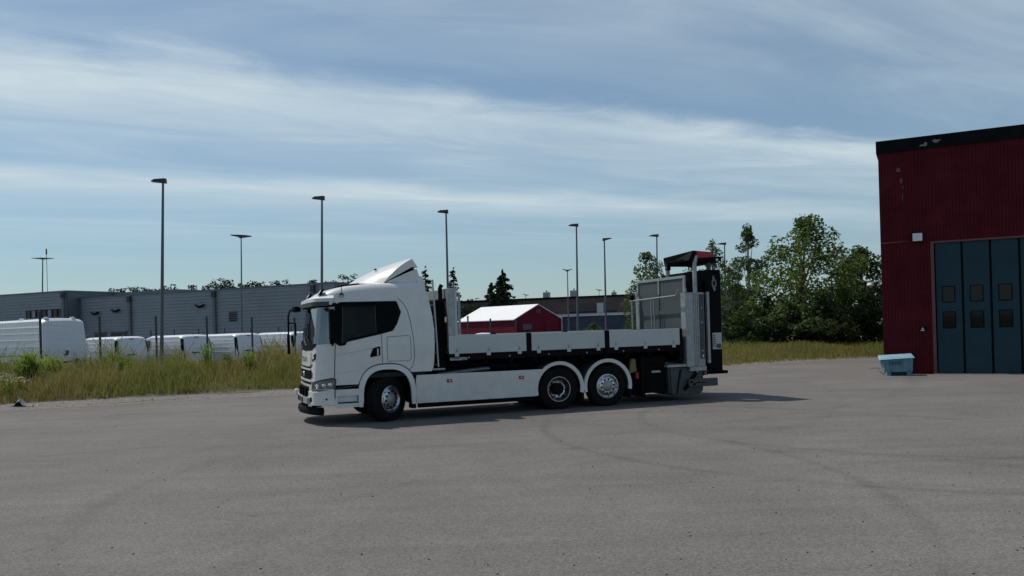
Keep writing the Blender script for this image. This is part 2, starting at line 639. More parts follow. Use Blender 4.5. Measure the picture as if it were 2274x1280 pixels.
MT['palestrip'] = M('pale_strip', (0.5, 0.5, 0.52), 0.6)
MT['pole'] = M('lamp_pole', (0.12, 0.14, 0.15), 0.55, metal=0.3)
MT['lamphead'] = M('lamp_head', (0.045, 0.05, 0.055), 0.5, metal=0.2)
MT['post'] = M('fence_post', (0.055, 0.065, 0.07), 0.6, metal=0.2)
MT['wire'] = M('fence_wire', (0.20, 0.22, 0.22), 0.6, metal=0.3)
MT['bark'] = M('bark', (0.07, 0.058, 0.045), 0.9, var=0.3, vscale=8, bump=0.5, bscale=15)
MT['pinebark'] = M('pine_bark', (0.13, 0.075, 0.05), 0.9, var=0.3, vscale=8)
MT['birchbark'] = M('birch_bark', (0.42, 0.40, 0.37), 0.8, var=0.5, vscale=9)
MT['leafA'] = leaf_mat('leaf_maple', (0.045, 0.080, 0.018), (0.145, 0.205, 0.042), trans=0.5)
MT['leafB'] = leaf_mat('leaf_birch', (0.045, 0.075, 0.024), (0.115, 0.16, 0.055), trans=0.45)
MT['leafC'] = leaf_mat('leaf_dark', (0.025, 0.048, 0.015), (0.080, 0.120, 0.034), trans=0.4)
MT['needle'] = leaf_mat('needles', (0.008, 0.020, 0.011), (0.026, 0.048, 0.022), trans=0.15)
MT['grass'] = leaf_mat('verge_grass', (0.36, 0.26, 0.115), (0.21, 0.25, 0.055), trans=0.45, rough=0.7)
MT['weed'] = leaf_mat('weeds', (0.15, 0.23, 0.03), (0.30, 0.38, 0.06), trans=0.4, rough=0.6)
MT['flower'] = M('white_flower', (0.62, 0.62, 0.52), 0.8)
MT['stone'] = M('stone', (0.22, 0.21, 0.20), 0.9, var=0.3, vscale=14, bump=0.5, bscale=20)
MT['darkstone'] = M('dark_chip', (0.03, 0.028, 0.026), 0.9)
MT['tyremark'] = M('tyre_mark', (0.115, 0.109, 0.104), 0.92, var=0.3, vscale=3)
MT['tyrefaint'] = M('tyre_mark_faint', (0.146, 0.137, 0.128), 0.92, var=0.2, vscale=2)
MT['rubbish'] = M('pale_rubbish', (0.50, 0.52, 0.50), 0.6, var=0.3, vscale=9)
MT['tarp'] = M('grey_tarp', (0.19, 0.20, 0.21), 0.7, var=0.2, vscale=6)

# ------------------------------------------------------------------ the ground


def fast_mesh(name, V, F, mat, parent=None, tint=None, loc=None):
    """V (n,3) array, F (m,k) index array with k = 3 or 4, tint (n,) per vertex"""
    me = bpy.data.meshes.new(name)
    m, k = F.shape
    me.vertices.add(len(V))
    me.vertices.foreach_set('co', np.ascontiguousarray(V, dtype=np.float32).ravel())
    me.loops.add(m * k)
    me.loops.foreach_set('vertex_index', np.ascontiguousarray(F, dtype=np.int32).ravel())
    me.polygons.add(m)
    me.polygons.foreach_set('loop_start', np.arange(0, m * k, k, dtype=np.int32))
    me.update(calc_edges=True)
    if tint is not None:
        at = me.attributes.new('tint', 'FLOAT', 'POINT')
        at.data.foreach_set('value', np.ascontiguousarray(np.clip(tint, 0, 1), dtype=np.float32))
    me.materials.append(mat)
    o = bpy.data.objects.new(name, me)
    COL.objects.link(o)
    if parent is not None:
        o.parent = parent
    if loc is not None:
        o.location = loc
    return o


EDGE = [(-90, -5.8), (-40, 13.6), (-25, 19.4), (-14.83, 23.41), (-12.74, 24.36), (-10.53, 25.45), (-7.22, 26.6), (-2, 28.9),
        (4, 32.0), (9.37, 35.26), (13.46, 37.75), (17.37, 38.5), (24, 37.6), (40, 33), (90, 20)]


def resample(pts, step):
    out = []
    for a, b in zip(pts[:-1], pts[1:]):
        a, b = Vector(a), Vector(b)
        n = max(1, int((b - a).length / step))
        out += [a.lerp(b, i / n) for i in range(n)]
    out.append(Vector(pts[-1]))
    return out


EP = resample(EDGE, 0.7)
EP = [EP[0]] + [(EP[i - 1] + EP[i] * 2 + EP[i + 1]) / 4 for i in range(1, len(EP) - 1)] + [EP[-1]]
EP = [p + Vector((0.05 * math.sin(i * 1.7), 0.10 * math.sin(i * 0.9) + 0.07 * math.sin(i * 2.3))) for i, p in enumerate(EP)]


def enormal(i):
    d = (EP[min(i + 1, len(EP) - 1)] - EP[max(i - 1, 0)]).normalized()
    return Vector((-d.y, d.x))


def left_amount(x):
    return min(1, max(0, (4 - x) / 12))


def bank_z(x, d):
    hi = np.interp(d, [0, 0.7, 1.4, 3, 5, 8, 11], [0, 0.02, 0.10, 0.30, 0.44, 0.42, 0.30])
    lo = np.interp(d, [0, 0.7, 1.4, 3, 5, 8, 11], [0, 0.02, 0.05, 0.09, 0.10, 0.10, 0.10])
    t = left_amount(x)
    return hi * t + lo * (1 - t)


sheet = MB()
sheet.add([(-3000, -3000, -0.05), (3000, -3000, -0.05), (3000, 3000, -0.05), (-3000, 3000, -0.05)], [(0, 1, 2, 3)])
tag(sheet.build('ground', MT['earth'], fix=False), kind='structure')

yard = MB()
ring = [(p.x, p.y, 0.0) for p in EP] + [(90, -40, 0.0), (-90, -40, 0.0)]
yard.add(ring, [tuple(range(len(ring) - 1, -1, -1))])
yard_o = yard.build('asphalt_yard', MT['asphalt'])
if yard_o.data.polygons[0].normal.z < 0:
    yard_o.data.flip_normals()
tag(yard_o, kind='structure')

gr = MB()
G = []
for i, p in enumerate(EP):
    n = enormal(i)
    wd = 1.2 + 0.25 * math.sin(i * 0.61) + 0.15 * math.sin(i * 1.9)
    G.append([(*(p - n * 0.12), 0.004), (*(p + n * 0.5), 0.02), (*(p + n * wd), bank_z(p.x, wd) + 0.025)])
tag(gr.grid(G).build('gravel_edge', MT['gravel'], smooth=60, fix=False), kind='structure')

bk = MB()
G = []
DD = [0.3, 0.9, 1.5, 2.2, 3, 4, 5, 6.5, 8, 11]
for i, p in enumerate(EP):
    n = enormal(i)
    G.append([(*(p + n * d), float(bank_z(p.x, d)) + 0.03 * math.sin(i * 0.8 + d * 2) * min(1, d / 3)) for d in DD])
tag(bk.grid(G).build('grass_bank', MT['soil'], smooth=60, fix=False), kind='structure')

lot = MB()
out_edge = [(EP[i] + enormal(i) * 10.8, EP[i].x) for i in range(len(EP))]
ring = [(p.x, p.y, float(bank_z(x, 11)) - 0.01) for p, x in out_edge] + [(160, 190, 0.1), (-160, 190, 0.29)]
G = [[(p.x, p.y, float(bank_z(x, 11)) - 0.01), (p.x * 1.6, 190 + 0.0 * p.y, 0.29 if x < 0 else 0.1)] for p, x in out_edge]
tag(lot.grid(G).build('parking_lot', MT['lot'], fix=False), kind='structure')

# loose chips on the yard
def gpt(x, y):
    a = pix(x, y, 10.0)
    t = (0 - CAM_H) / (a.z - CAM_H)
    return (a.x * t, a.y * t)


mb = MB()
for _ in range(150):
    px_, py_ = random.uniform(-40, 2310), 900 + 380 * random.random() ** 1.1
    x, y = gpt(px_, py_)
    r = random.uniform(0.005, 0.012) * (0.8 + y / 30)
    mb.lathe([(0.0, r * 0.8), (r * 0.7, r * 0.55), (r, 0.0)], (x, y, 0.001), 'z', 5)
tag(mb.build('loose_stone_chips', MT['darkstone'], fix=False), 'small dark stone chips scattered over the asphalt yard', 'stone chips', kind='stuff')


# ------------------------------------------------------------------ vegetation builders
def leaf_quads(P, size, tint, up=0.0, aspect=0.6):
    """P (n,3): one bent leaf quad per point, random orientation"""
    n = len(P)
    a = RNG.normal(size=(n, 3))
    a[:, 2] *= 0.7
    a /= np.linalg.norm(a, axis=1)[:, None]
    b = RNG.normal(size=(n, 3))
    b -= a * (a * b).sum(1)[:, None]
    b /= np.linalg.norm(b, axis=1)[:, None]
    s = size * RNG.uniform(0.6, 1.35, n)[:, None]
    V = np.stack([P - a * s * 0.5, P + b * s * aspect * 0.5, P + a * s * 0.5, P - b * s * aspect * 0.5], 1).reshape(-1, 3)
    F = np.arange(n * 4).reshape(n, 4)
    return V, F, np.repeat(tint, 4)


def clump_points(centers, radii, per, shell=0.55):
    out, tn = [], []
    for c, r in zip(centers, radii):
        k = max(4, int(per * (r / np.mean(radii)) ** 2))
        d = RNG.normal(size=(k, 3))
        d /= np.linalg.norm(d, axis=1)[:, None]
        rr = r * (shell + (1 - shell) * RNG.random(k) ** 0.5)
        d[:, 2] *= 0.75
        out.append(c + d * rr[:, None])
        tn.append(np.clip(RNG.normal(0.5, 0.16) + RNG.normal(0, 0.16, k), 0, 1))
    return np.concatenate(out), np.concatenate(tn)


def broad_tree(name, label, cat, base, h, w, crown0, nclump, per, leaf, mat, bark, lean=(0, 0), group=None, top=0.45, rclump=0.16, fill=1.0, trunk=True, minp=0.12):
    root = empty(name, base)
    tag(root, label, cat, group)
    cz0, cz1 = crown0 * h, h
    cs, rs = [], []
    while len(cs) < nclump:
        t = RNG.random()
        z = cz0 + (cz1 - cz0) * t
        prof = (math.sin(math.pi * min(1, (t * (1 - top) + 0.08 + top * t * t) ** 0.85)) ** 0.7) if t < 0.995 else 0.1
        rmax = w * 0.5 * max(minp, prof)
        a = RNG.random() * 2 * math.pi
        r = rmax * math.sqrt(RNG.random()) * fill
        cs.append((r * math.cos(a) + lean[0] * t, r * math.sin(a) + lean[1] * t, z - rclump * h * 0.35))
        rs.append(rclump * h * RNG.uniform(0.5, 1.1) * (0.55 + 0.45 * prof))
    cs = np.array(cs)
    P, tn = clump_points(cs, rs, per)
    P[:, 2] = np.maximum(P[:, 2], 0.08)
    V, F, T = leaf_quads(P, leaf, tn)
    fast_mesh('crown', V, F, mat, root, T)
    if trunk:
        tb = MB()
        r0 = max(0.05, h * 0.017)
        pts = [(0, 0, -0.1), (0.02 * h * RNG.normal() * 0.3, 0.0, h * 0.3), (lean[0] * 0.5, lean[1] * 0.5, h * 0.6), (lean[0], lean[1], h * 0.92)]
        tb.tube(pts, [r0 * 1.2, r0, r0 * 0.6, r0 * 0.15], 8)
        order = np.argsort(cs[:, 2])
        for k in order[:: max(1, nclump // 16)]:
            c = cs[k]
            z0 = max(h * 0.12, c[2] * 0.55)
            tb.tube([(lean[0] * z0 / h, lean[1] * z0 / h, z0), (c[0] * 0.5, c[1] * 0.5, (z0 + c[2]) * 0.52), tuple(c)], [r0 * 0.4, r0 * 0.25, r0 * 0.08], 5)
        tb.build('trunk', bark, root, smooth=60, fix=False)
    return root


def spruce(name, label, base, h, w, mat, tiers=22, per=130, leaf=0.5, crown0=0.05, group=None, sparse=0.0):
    root = empty(name, base)
    tag(root, label, 'tree', group)
    pts, tn = [], []
    for k in range(tiers):
        t = k / (tiers - 1)
        z0_ = h * (crown0 + (1 - crown0) * t)
        R = w * 0.5 * (1 - t) ** 0.62 * RNG.uniform(0.8, 1.12) + 0.12
        nb = int(5 + 9 * (1 - t))
        for b in range(nb):
            if RNG.random() < sparse:
                continue
            z = z0_ + RNG.normal(0, 0.6) * h / tiers
            a = RNG.random() * 2 * math.pi
            L_ = R * RNG.uniform(0.65, 1.1)
            m_ = max(5, int(per / nb * (0.4 + L_ / (w * 0.5))))
            q = RNG.random(m_) ** 0.7
            droop = -0.32 * L_ * q ** 1.5 + 0.10 * L_ * q
            wd = 0.22 * L_ * (0.3 + q * (1 - 0.5 * q))
            off = RNG.normal(0, 1, m_) * wd * 0.5
            x = np.cos(a) * q * L_ - np.sin(a) * off
            y = np.sin(a) * q * L_ + np.cos(a) * off
            pts.append(np.stack([x, y, z + droop + RNG.normal(0, 0.05 * w / 4, m_)], 1))
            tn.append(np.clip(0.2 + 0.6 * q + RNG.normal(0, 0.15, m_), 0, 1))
    P, tn = np.concatenate(pts), np.concatenate(tn)
    P[:, 2] = np.maximum(P[:, 2], 0.1)
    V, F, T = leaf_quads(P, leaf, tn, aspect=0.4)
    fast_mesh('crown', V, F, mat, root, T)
    tb = MB()
    tb.tube([(0, 0, -0.1), (0, 0, h * 0.5), (0, 0, h * 0.97)], [h * 0.016, h * 0.01, 0.03], 7)
    tb.build('trunk', MT['pinebark'], root, smooth=60, fix=False)
    return root


def grass_field(name, samples, mat, label, width, tone):
    """samples: (n,4) x, y, z, height"""
    S = np.array(samples)
    n = len(S)
    a = RNG.random(n) * 2 * np.pi
    h = S[:, 3]
    dx, dy = np.cos(a), np.sin(a)
    w = width * RNG.uniform(0.6, 1.4, n)
    lean = h * RNG.uniform(0.05, 0.5, n)
    la = RNG.random(n) * 2 * np.pi
    lx, ly = np.cos(la) * lean, np.sin(la) * lean
    B = S[:, :3]
    def off(sx, sy, sz):
        return np.stack([sx, sy, sz], 1)
    v0 = B + off(-dx * w / 2, -dy * w / 2, np.zeros(n) - 0.02)
    v1 = B + off(dx * w / 2, dy * w / 2, np.zeros(n) - 0.02)
    v2 = B + off(lx * 0.35 + dx * w * 0.4, ly * 0.35 + dy * w * 0.4, h * 0.6)
    v3 = B + off(lx * 0.35 - dx * w * 0.4, ly * 0.35 - dy * w * 0.4, h * 0.6)
    v4 = B + off(lx + dx * w * 0.12, ly + dy * w * 0.12, h * 0.97)
    v5 = B + off(lx - dx * w * 0.12, ly - dy * w * 0.12, h)
    V = np.stack([v0, v1, v2, v3, v4, v5], 1).reshape(-1, 3)
    i = np.arange(n)[:, None] * 6
    F = np.concatenate([i + np.array([[0, 1, 2, 3]]), i + np.array([[3, 2, 4, 5]])], 0)
    o = fast_mesh(name, V, F, mat, None, np.repeat(tone, 6))
    tag(o, label, 'grass', kind='stuff')
    return o


def vnoise(x, y, s, seed):
    x, y = np.asarray(x) * s, np.asarray(y) * s
    r = np.random.default_rng(seed).random((64, 64))
    xi, yi = np.floor(x).astype(int), np.floor(y).astype(int)
    fx, fy = x - xi, y - yi
    fx, fy = fx * fx * (3 - 2 * fx), fy * fy * (3 - 2 * fy)
    g = lambda a, b: r[a % 64, b % 64]
    return (g(xi, yi) * (1 - fx) + g(xi + 1, yi) * fx) * (1 - fy) + (g(xi, yi + 1) * (1 - fx) + g(xi + 1, yi + 1) * fx) * fy


# arc positions along the edge for sampling
EA = np.array([[p.x, p.y] for p in EP])
EN = np.array([[enormal(i).x, enormal(i).y] for i in range(len(EP))])


def sample_verge(n, xmin, xmax, d0, d1, power=1.0):
    idx = np.where((EA[:, 0] >= xmin) & (EA[:, 0] <= xmax))[0]
    f = RNG.uniform(idx[0], idx[-1] - 1e-3, n)
    i0 = f.astype(int)
    t = (f - i0)[:, None]
    p = EA[i0] * (1 - t) + EA[i0 + 1] * t
    nn = EN[i0] * (1 - t) + EN[i0 + 1] * t
    d = d0 + (d1 - d0) * RNG.random(n) ** power
    q = p + nn * d[:, None]
    z = np.array([bank_z(a, b) for a, b in zip(p[:, 0], d)])
    return q, z, d


def make_grass():
    q, z, d = sample_verge(120000, -26, 1, 0.95, 9.5, 0.85)
    ragged = 1.15 + 0.55 * vnoise(q[:, 0], q[:, 1], 0.9, 5)
    keep = d > ragged
    q, z, d = q[keep], z[keep], d[keep]
    hp = vnoise(q[:, 0], q[:, 1], 0.5, 1)
    h = (0.18 + 0.45 * np.clip((d - 1.1) / 2.6, 0, 1)) * (0.45 + 0.95 * hp) * RNG.uniform(0.5, 1.25, len(q))
    h = h * np.where(RNG.random(len(q)) < 0.10, RNG.uniform(1.3, 1.9, len(q)), 1.0)
    tone = 0.15 + 0.95 * vnoise(q[:, 0], q[:, 1], 0.35, 2) * (0.6 + 0.6 * vnoise(q[:, 0], q[:, 1], 1.2, 3)) + RNG.normal(0, 0.14, len(q)) - 0.1
    tone = tone * 0.82 - 0.05 + np.clip((-9 - q[:, 0]) / 10, 0, 0.3)
    grass_field('roadside_grass', np.column_stack([q, z, h]), MT['grass'], 'tall dry roadside grass on the bank left of the truck', 0.019, tone)
    q, z, d = sample_verge(80000, 4, 32, 0.3, 13, 0.8)
    hp = vnoise(q[:, 0], q[:, 1], 0.4, 6)
    h = (0.14 + 0.42 * np.clip(d / 4, 0, 1)) * (0.5 + 0.8 * hp) * RNG.uniform(0.5, 1.25, len(q))
    tone = 0.3 + 0.8 * vnoise(q[:, 0], q[:, 1], 0.3, 8) + RNG.normal(0, 0.12, len(q))
    grass_field('meadow_grass', np.column_stack([q, z, h]), MT['grass'], 'rough green grass strip in front of the trees on the right', 0.028, tone)


make_grass()


def weed(name, label, base, h, stems, spread, kind, group=None, cat='weed'):
    root = empty(name, base)
    tag(root, label, cat, group)
    st = MB()
    P, tn, lv = [], [], []
    for _ in range(stems):
        a = RNG.random() * 2 * math.pi
        r = spread * math.sqrt(RNG.random()) * 0.6
        x, y = r * math.cos(a), r * math.sin(a)
        hh = h * RNG.uniform(0.65, 1.05)
        tx, ty = x + RNG.normal(0, 0.10 * h), y + RNG.normal(0, 0.10 * h)
        st.tube([(x, y, -0.05), ((x * 2 + tx) / 3, (y * 2 + ty) / 3, hh * 0.5), (tx, ty, hh)], [0.012, 0.010, 0.005], 4, caps=False)
        k = int(26 * hh / 0.8)
        t = RNG.random(k) * 0.9 + 0.1
        P.append(np.stack([x + (tx - x) * t + RNG.normal(0, 0.05, k), y + (ty - y) * t + RNG.normal(0, 0.05, k), hh * t + RNG.normal(0, 0.02, k)], 1))
        tn.append(np.clip(RNG.normal(0.55, 0.25, k), 0, 1))
        lv.append((tx, ty, hh))
    st.build('stems', MT['weed'], root, fix=False)
    P, tn = np.concatenate(P), np.concatenate(tn)
    if kind == 'reed':
        n = len(P)
        a = RNG.random(n) * 2 * np.pi
        L_ = RNG.uniform(0.2, 0.42, n)
        ux, uy = np.cos(a), np.sin(a)
        w = 0.018
        v0 = P + np.stack([-uy * w, ux * w, np.zeros(n)], 1)
        v1 = P + np.stack([uy * w, -ux * w, np.zeros(n)], 1)
        v2 = P + np.stack([ux * L_ * 0.4 + uy * w * 0.8, uy * L_ * 0.4 - ux * w * 0.8, L_ * 0.6], 1)
        v3 = P + np.stack([ux * L_ * 0.4 - uy * w * 0.8, uy * L_ * 0.4 + ux * w * 0.8, L_ * 0.6], 1)
        v4 = P + np.stack([ux * L_ * 0.9, uy * L_ * 0.9, L_ * 0.72], 1)
        v5 = v4 + np.array([0, 0, 0.01])
        V = np.stack([v0, v1, v2, v3, v4, v5], 1).reshape(-1, 3)
        i = np.arange(n)[:, None] * 6
        F = np.concatenate([i + np.array([[0, 1, 2, 3]]), i + np.array([[3, 2, 4, 5]])], 0)
        fast_mesh('leaves', V, F, MT['weed'], root, np.repeat(tn, 6))
    else:
        V, F, T = leaf_quads(P, 0.11 if kind == 'leafy' else 0.08, tn, aspect=0.35)
        fast_mesh('leaves', V, F, MT['weed'], root, T)
    if kind == 'flower':
        fl = MB()
        for (x, y, z) in lv:
            for _ in range(5):
                fl.lathe([(0.0, 0.012), (0.022, 0.004), (0.0, -0.006)], (x + RNG.normal(0, 0.06), y + RNG.normal(0, 0.06), z + RNG.normal(0, 0.03)), 'z', 6)
        fl.build('flower_heads', MT['flower'], root, fix=False)['kind'] = 'stuff'
    return root


def on_bank(x, Y):
    p = pix(x, 760, Y)
    # nearest edge sample gives the distance up the bank
    dd = np.hypot(EA[:, 0] - p.x, EA[:, 1] - p.y)
    i = int(np.argmin(dd))
    return Vector((p.x, p.y, float(bank_z(EA[i, 0], min(11, dd[i])))))


for x, Y, h, st, sp, kd, lb in [
        (62, 27.5, 1.08, 24, 0.5, 'reed', 'bright green reed clump in front of the tall white van'),
        (110, 29.0, 0.85, 18, 0.6, 'reed', 'low green reed tuft beside the reed clump by the tall van'),
        (243, 29.5, 1.15, 12, 0.5, 'leafy', 'loose feathery weed in front of the leftmost small van'),
        (268, 29.0, 0.9, 14, 0.4, 'leafy', 'short bushy weed below the rear door of the leftmost small van'),
        (461, 31.0, 1.3, 16, 0.22, 'leafy', 'tall bright upright weed beside the fourth fence post'),
        (553, 31.0, 0.98, 14, 0.24, 'leafy', 'upright green weed under the rear door of the third small van'),
        (642, 32.0, 0.95, 7, 0.2, 'leafy', 'thin green weed beside the rear of the rightmost small van'),
        (505, 31.5, 0.9, 9, 0.35, 'leafy', 'sparse weed between the two upright bright weeds'),
        (20, 25.6, 0.75, 10, 0.45, 'flower', 'white flowering weed at the left edge of the picture'),
        (48, 25.9, 0.65, 8, 0.4, 'flower', 'smaller white flowering weed above the torn grey sheet')]:
    weed('weed_plant', lb, on_bank(x, Y), h, st, sp, kd, 'weeds on the grass bank')


# ------------------------------------------------------------------ red depot building on the right
def depot():
    TB = rad(-27)
    root = empty('depot_building', (12.82, 28.02, 0), TB)
    tag(root, 'dark red clad depot building with blue folding door', 'building')
    W, H, D = 16.0, 7.62, 22.0
    DX0, DX1, DH = 1.63, 1.63 + 0.815 * 8, 4.40

    def ribs(x0, x1, z0, z1, name):
        m = MB()
        pitch = 0.10
        n = max(1, int(round((x1 - x0) / pitch)))
        st = (x1 - x0) / n
        prof = []
        for k in range(n):
            a = x0 + k * st
            prof += [(a, 0.0), (a + st * 0.80, 0.0), (a + st * 0.86, 0.010), (a + st * 0.95, 0.010)]
        prof.append((x1, 0.0))
        P = [[(x, y, z0), (x, y, z1)] for x, y in prof]
        o = m.grid(P).build(name, MT['clad_red'], root, fix=False)
        o['kind'] = 'stuff'
        return o
    ribs(0.0, DX0 - 0.10, 0.06, H, 'cladding')
    ribs(DX0 - 0.10, DX1 + 0.10, DH + 0.06, H, 'cladding')
    ribs(DX1 + 0.10, W, 0.06, H, 'cladding')
    MB().box(0.0, DX0 - 0.10, 0.03, 0.3, -0.02, H).box(DX1 + 0.1, W, 0.03, 0.3, -0.02, H).box(DX0 - 0.1, DX1 + 0.1, 0.03, 0.3, DH + 0.07, H).box(0.0, 0.25, 0.3, D, -0.02, H).box(W - 0.25, W, 0.3, D, -0.02, H).box(0.25, W - 0.25, D - 0.25, D, -0.02, H).build('wall', MT['clad_red'], root)
    rf = MB().box(-0.04, W + 0.04, 0.02, D + 0.04, H + 0.002, H + 0.30).build('roof', MT['fascia'], root)
    MB().box(-0.06, W + 0.06, -0.055, 0.015, H - 0.01, H + 0.41).box(-0.06, 0.0, 0.02, D, H - 0.01, H + 0.41).build('fascia', MT['fascia'], rf, bevel=0.006)
    # bare patches where paint and sheet have come off
    def blob(cx, cz, rx, rz, mat, y, par, name, seed):
        r = random.Random(seed)
        pts = []
        for k in range(12):
            a = 2 * math.pi * k / 12
            q = r.uniform(0.55, 1.1)
            pts.append((cx + math.cos(a) * rx * q, cz + math.sin(a) * rz * q))
        return MB().prism(pts, y, y + 0.006).build(name, mat, par)
    blob(1.41, 7.72, 0.14, 0.05, MT['peel'], -0.063, rf, 'bare_patch', 1)
    blob(1.47, 7.76, 0.05, 0.06, MT['peel'], -0.065, rf, 'bare_patch', 5)
    blob(1.79, 7.82, 0.13, 0.07, MT['peel'], -0.063, rf, 'bare_patch', 2)
    blob(0.62, 6.98, 0.10, 0.09, MT['peelr'], -0.007, root, 'peeled_paint', 3)
    blob(0.70, 6.62, 0.05, 0.14, MT['peelr'], -0.007, root, 'peeled_paint', 4)
    blob(0.73, 6.38, 0.04, 0.05, MT['peelr'], -0.007, root, 'peeled_paint', 8)
    blob(0.72, 6.05, 0.02, 0.16, MT['peelr'], -0.007, root, 'peeled_paint', 9)
    # door frame
    for a, b in ((DX0 - 0.11, DX0 - 0.005), (DX1 + 0.005, DX1 + 0.11)):
        MB().box(a, b, -0.03, 0.12, 0.0, DH + 0.07).build('door_jamb', MT['trim_red'], root, bevel=0.006)
    MB().box(DX0 - 0.004, DX1 + 0.004, -0.028, 0.12, DH + 0.005, DH + 0.068).build('door_head', MT['trim_red'], root, bevel=0.006)
    MB().box(DX0 - 0.1, DX1 + 0.1, -0.25, 0.3, 0.0, 0.012).build('threshold', MT['stone'], root)
    lw = 0.815
    for k in range(8):
        x0 = DX0 + k * lw
        a, b = x0 + 0.035, x0 + lw - 0.035
        wx0, wx1 = x0 + 0.205, x0 + 0.205 + 0.385
        zs = [0.03, 1.53, 2.09, 2.40, 2.94, DH]
        m = MB()
        m.box(a, wx0, 0.05, 0.10, zs[0], zs[5]).box(wx1, b, 0.05, 0.10, zs[0], zs[5])
        for z0, z1 in ((zs[0], zs[1]), (zs[2], zs[3]), (zs[4], zs[5])):
            m.box(wx0, wx1, 0.0501, 0.0999, z0, z1)
        leaf = m.build('door_leaf', MT['teal'], root)
        MB().box(b, x0 + lw + 0.035, 0.07, 0.095, 0.03, DH).build('rubber_seal', MT['black'], leaf)
        for z0, z1 in ((zs[1], zs[2]), (zs[3], zs[4])):
            MB().box(wx0, wx1, 0.070, 0.082, z0, z1).build('window_pane', MT['pane'], leaf)
            f = 0.022
            MB().box(wx0 - 0.004, wx0 + f, 0.040, 0.069, z0, z1).box(wx1 - f, wx1 + 0.004, 0.040, 0.069, z0, z1).box(wx0 + f, wx1 - f, 0.040, 0.069, z0 - 0.004, z0 + f).box(wx0 + f, wx1 - f, 0.040, 0.069, z1 - f, z1 + 0.004).build('window_frame', MT['black'], leaf)
    # wall lamp, its conduit, small sign, side lamp
    lm = MB().box(0.98, 1.31, -0.20, -0.012, 4.47, 4.82).build('wall_lamp', MT['steelblk'], root, bevel=0.012)
    MB().prism([(-0.215, 4.50), (-0.205, 4.50), (-0.205, 4.76), (-0.215, 4.76)], 1.0, 1.29, 'x').build('lamp_glass', MT['signwhite'], lm)
    MB().tube([(0.0, -0.02, 4.50), (0.94, -0.02, 4.53), (0.94, -0.02, 4.62), (1.0, -0.02, 4.62)], 0.011, 6).build('conduit', MT['trim_red'], root)
    sg = MB().box(1.14, 1.30, -0.022, -0.008, 1.45, 1.60).build('wall_sign', MT['steelblk'], root)
    MB().prism([(1.18, 1.52), (1.22, 1.585), (1.26, 1.52)], -0.030, -0.0235).build('sign_mark', MT['signwhite'], sg)
    MB().box(1.165, 1.28, -0.030, -0.0235, 1.465, 1.495).build('sign_strip', MT['signwhite'], sg)
    MB().box(1.33, 1.36, -0.04, -0.008, 1.47, 1.60).build('door_button', MT['black'], root)
    sl = MB().tube([(0.0, 5.0, 3.35), (-0.35, 5.0, 3.42), (-0.55, 5.0, 3.36)], 0.03, 8).build('side_lamp', MT['galv'], root)
    MB().lathe([(0.0, 0.06), (0.10, 0.05), (0.15, -0.05), (0.13, -0.09), (0.0, -0.09)], (-0.62, 5.0, 3.32), 'z', 14).build('lamp_shade', MT['signwhite'], sl, smooth=40)
    return root


depot()


def sand_bin():
    TB = rad(-20)
    root = empty('sand_bin', (12.38, 27.13, 0), TB)
    tag(root, 'light blue plastic sand bin with sloping lid beside the red building', 'bin')
    root.scale = (0.82, 0.9, 0.94)
    L0, L1, Z = 0.13, 1.08, 0.55           # bottom length runs L0..L1, top is wider to the left
    T0, T1 = -0.10, 1.12
    D = 0.72
    # body: tapered shell with two feet
    vs = [(L0, 0.08, 0.12), (L1, 0.08, 0.12), (L1, D, 0.12), (L0, D, 0.12), (T0, 0, Z), (T1, 0, Z + 0.06), (T1, D, Z + 0.14), (T0, D, Z + 0.10)]
    b = MB().add(vs, [(3, 2, 1, 0), (4, 5, 6, 7), (0, 1, 5, 4), (1, 2, 6, 5), (2, 3, 7, 6), (3, 0, 4, 7)]).build('body', MT['bin'], root, bevel=0.03, seg=3)
    for x0, x1 in ((L0 + 0.01, L0 + 0.17), (L1 - 0.20, L1 - 0.01)):
        MB().box(x0, x1, 0.09, D - 0.01, 0.0, 0.125).build('foot', MT['bin'], root, bevel=0.012)
    MB().box(L0 + 0.17, L1 - 0.2, 0.2, D - 0.02, 0.02, 0.122).build('underside', MT['darkblue'], root)
    MB().box(T1 - 0.115, T1 - 0.03, 0.03, 0.07, 0.14, 0.5).build('corner_rib', MT['bin'], b, bevel=0.015)
    MB().box(T1 - 0.35, T1 - 0.01, 0.028, 0.05, 0.36, 0.385).build('moulding', MT['bin'], b, bevel=0.006)
    lid = [(T0 - 0.05, -0.05, Z + 0.012), (T1 + 0.06, -0.05, Z + 0.075), (T1 + 0.06, D + 0.03, Z + 0.155), (T0 - 0.05, D + 0.03, Z + 0.115)]
    top = [(T0 + 0.0, 0.02, Z + 0.07), (T1 + 0.0, 0.02, Z + 0.145), (T1 + 0.0, D - 0.04, Z + 0.215), (T0 + 0.0, D - 0.04, Z + 0.165)]
    MB().add(lid + top, [(3, 2, 1, 0), (4, 5, 6, 7), (0, 1, 5, 4), (1, 2, 6, 5), (2, 3, 7, 6), (3, 0, 4, 7)]).build('lid', MT['binlid'], root, bevel=0.02, seg=3)
    MB().tube([(T0 + 0.02, 0.3, 0.50), (T0 + 0.10, 0.28, 0.24), (T0 - 0.02, 0.30, 0.16), (T0 + 0.16, 0.26, 0.02)], 0.022, 6).build('side_strap', MT['binlid'], root, smooth=60)
    MB().tube([(T0 + 0.02, 0.3, 0.24), (T0 - 0.12, 0.3, 0.27), (T0 - 0.36, 0.34, 0.255)], 0.008, 5).build('loose_cord', MT['bark'], root)
    sl = math.atan2(0.08, 0.43)
    text_obj('SAND', 'lettering', MT['darkblue'], b, 0.19, (0.47, 0.016, 0.455), (rad(90) + sl, rad(0), 0), 0.004, 1.05)
    return root


sand_bin()


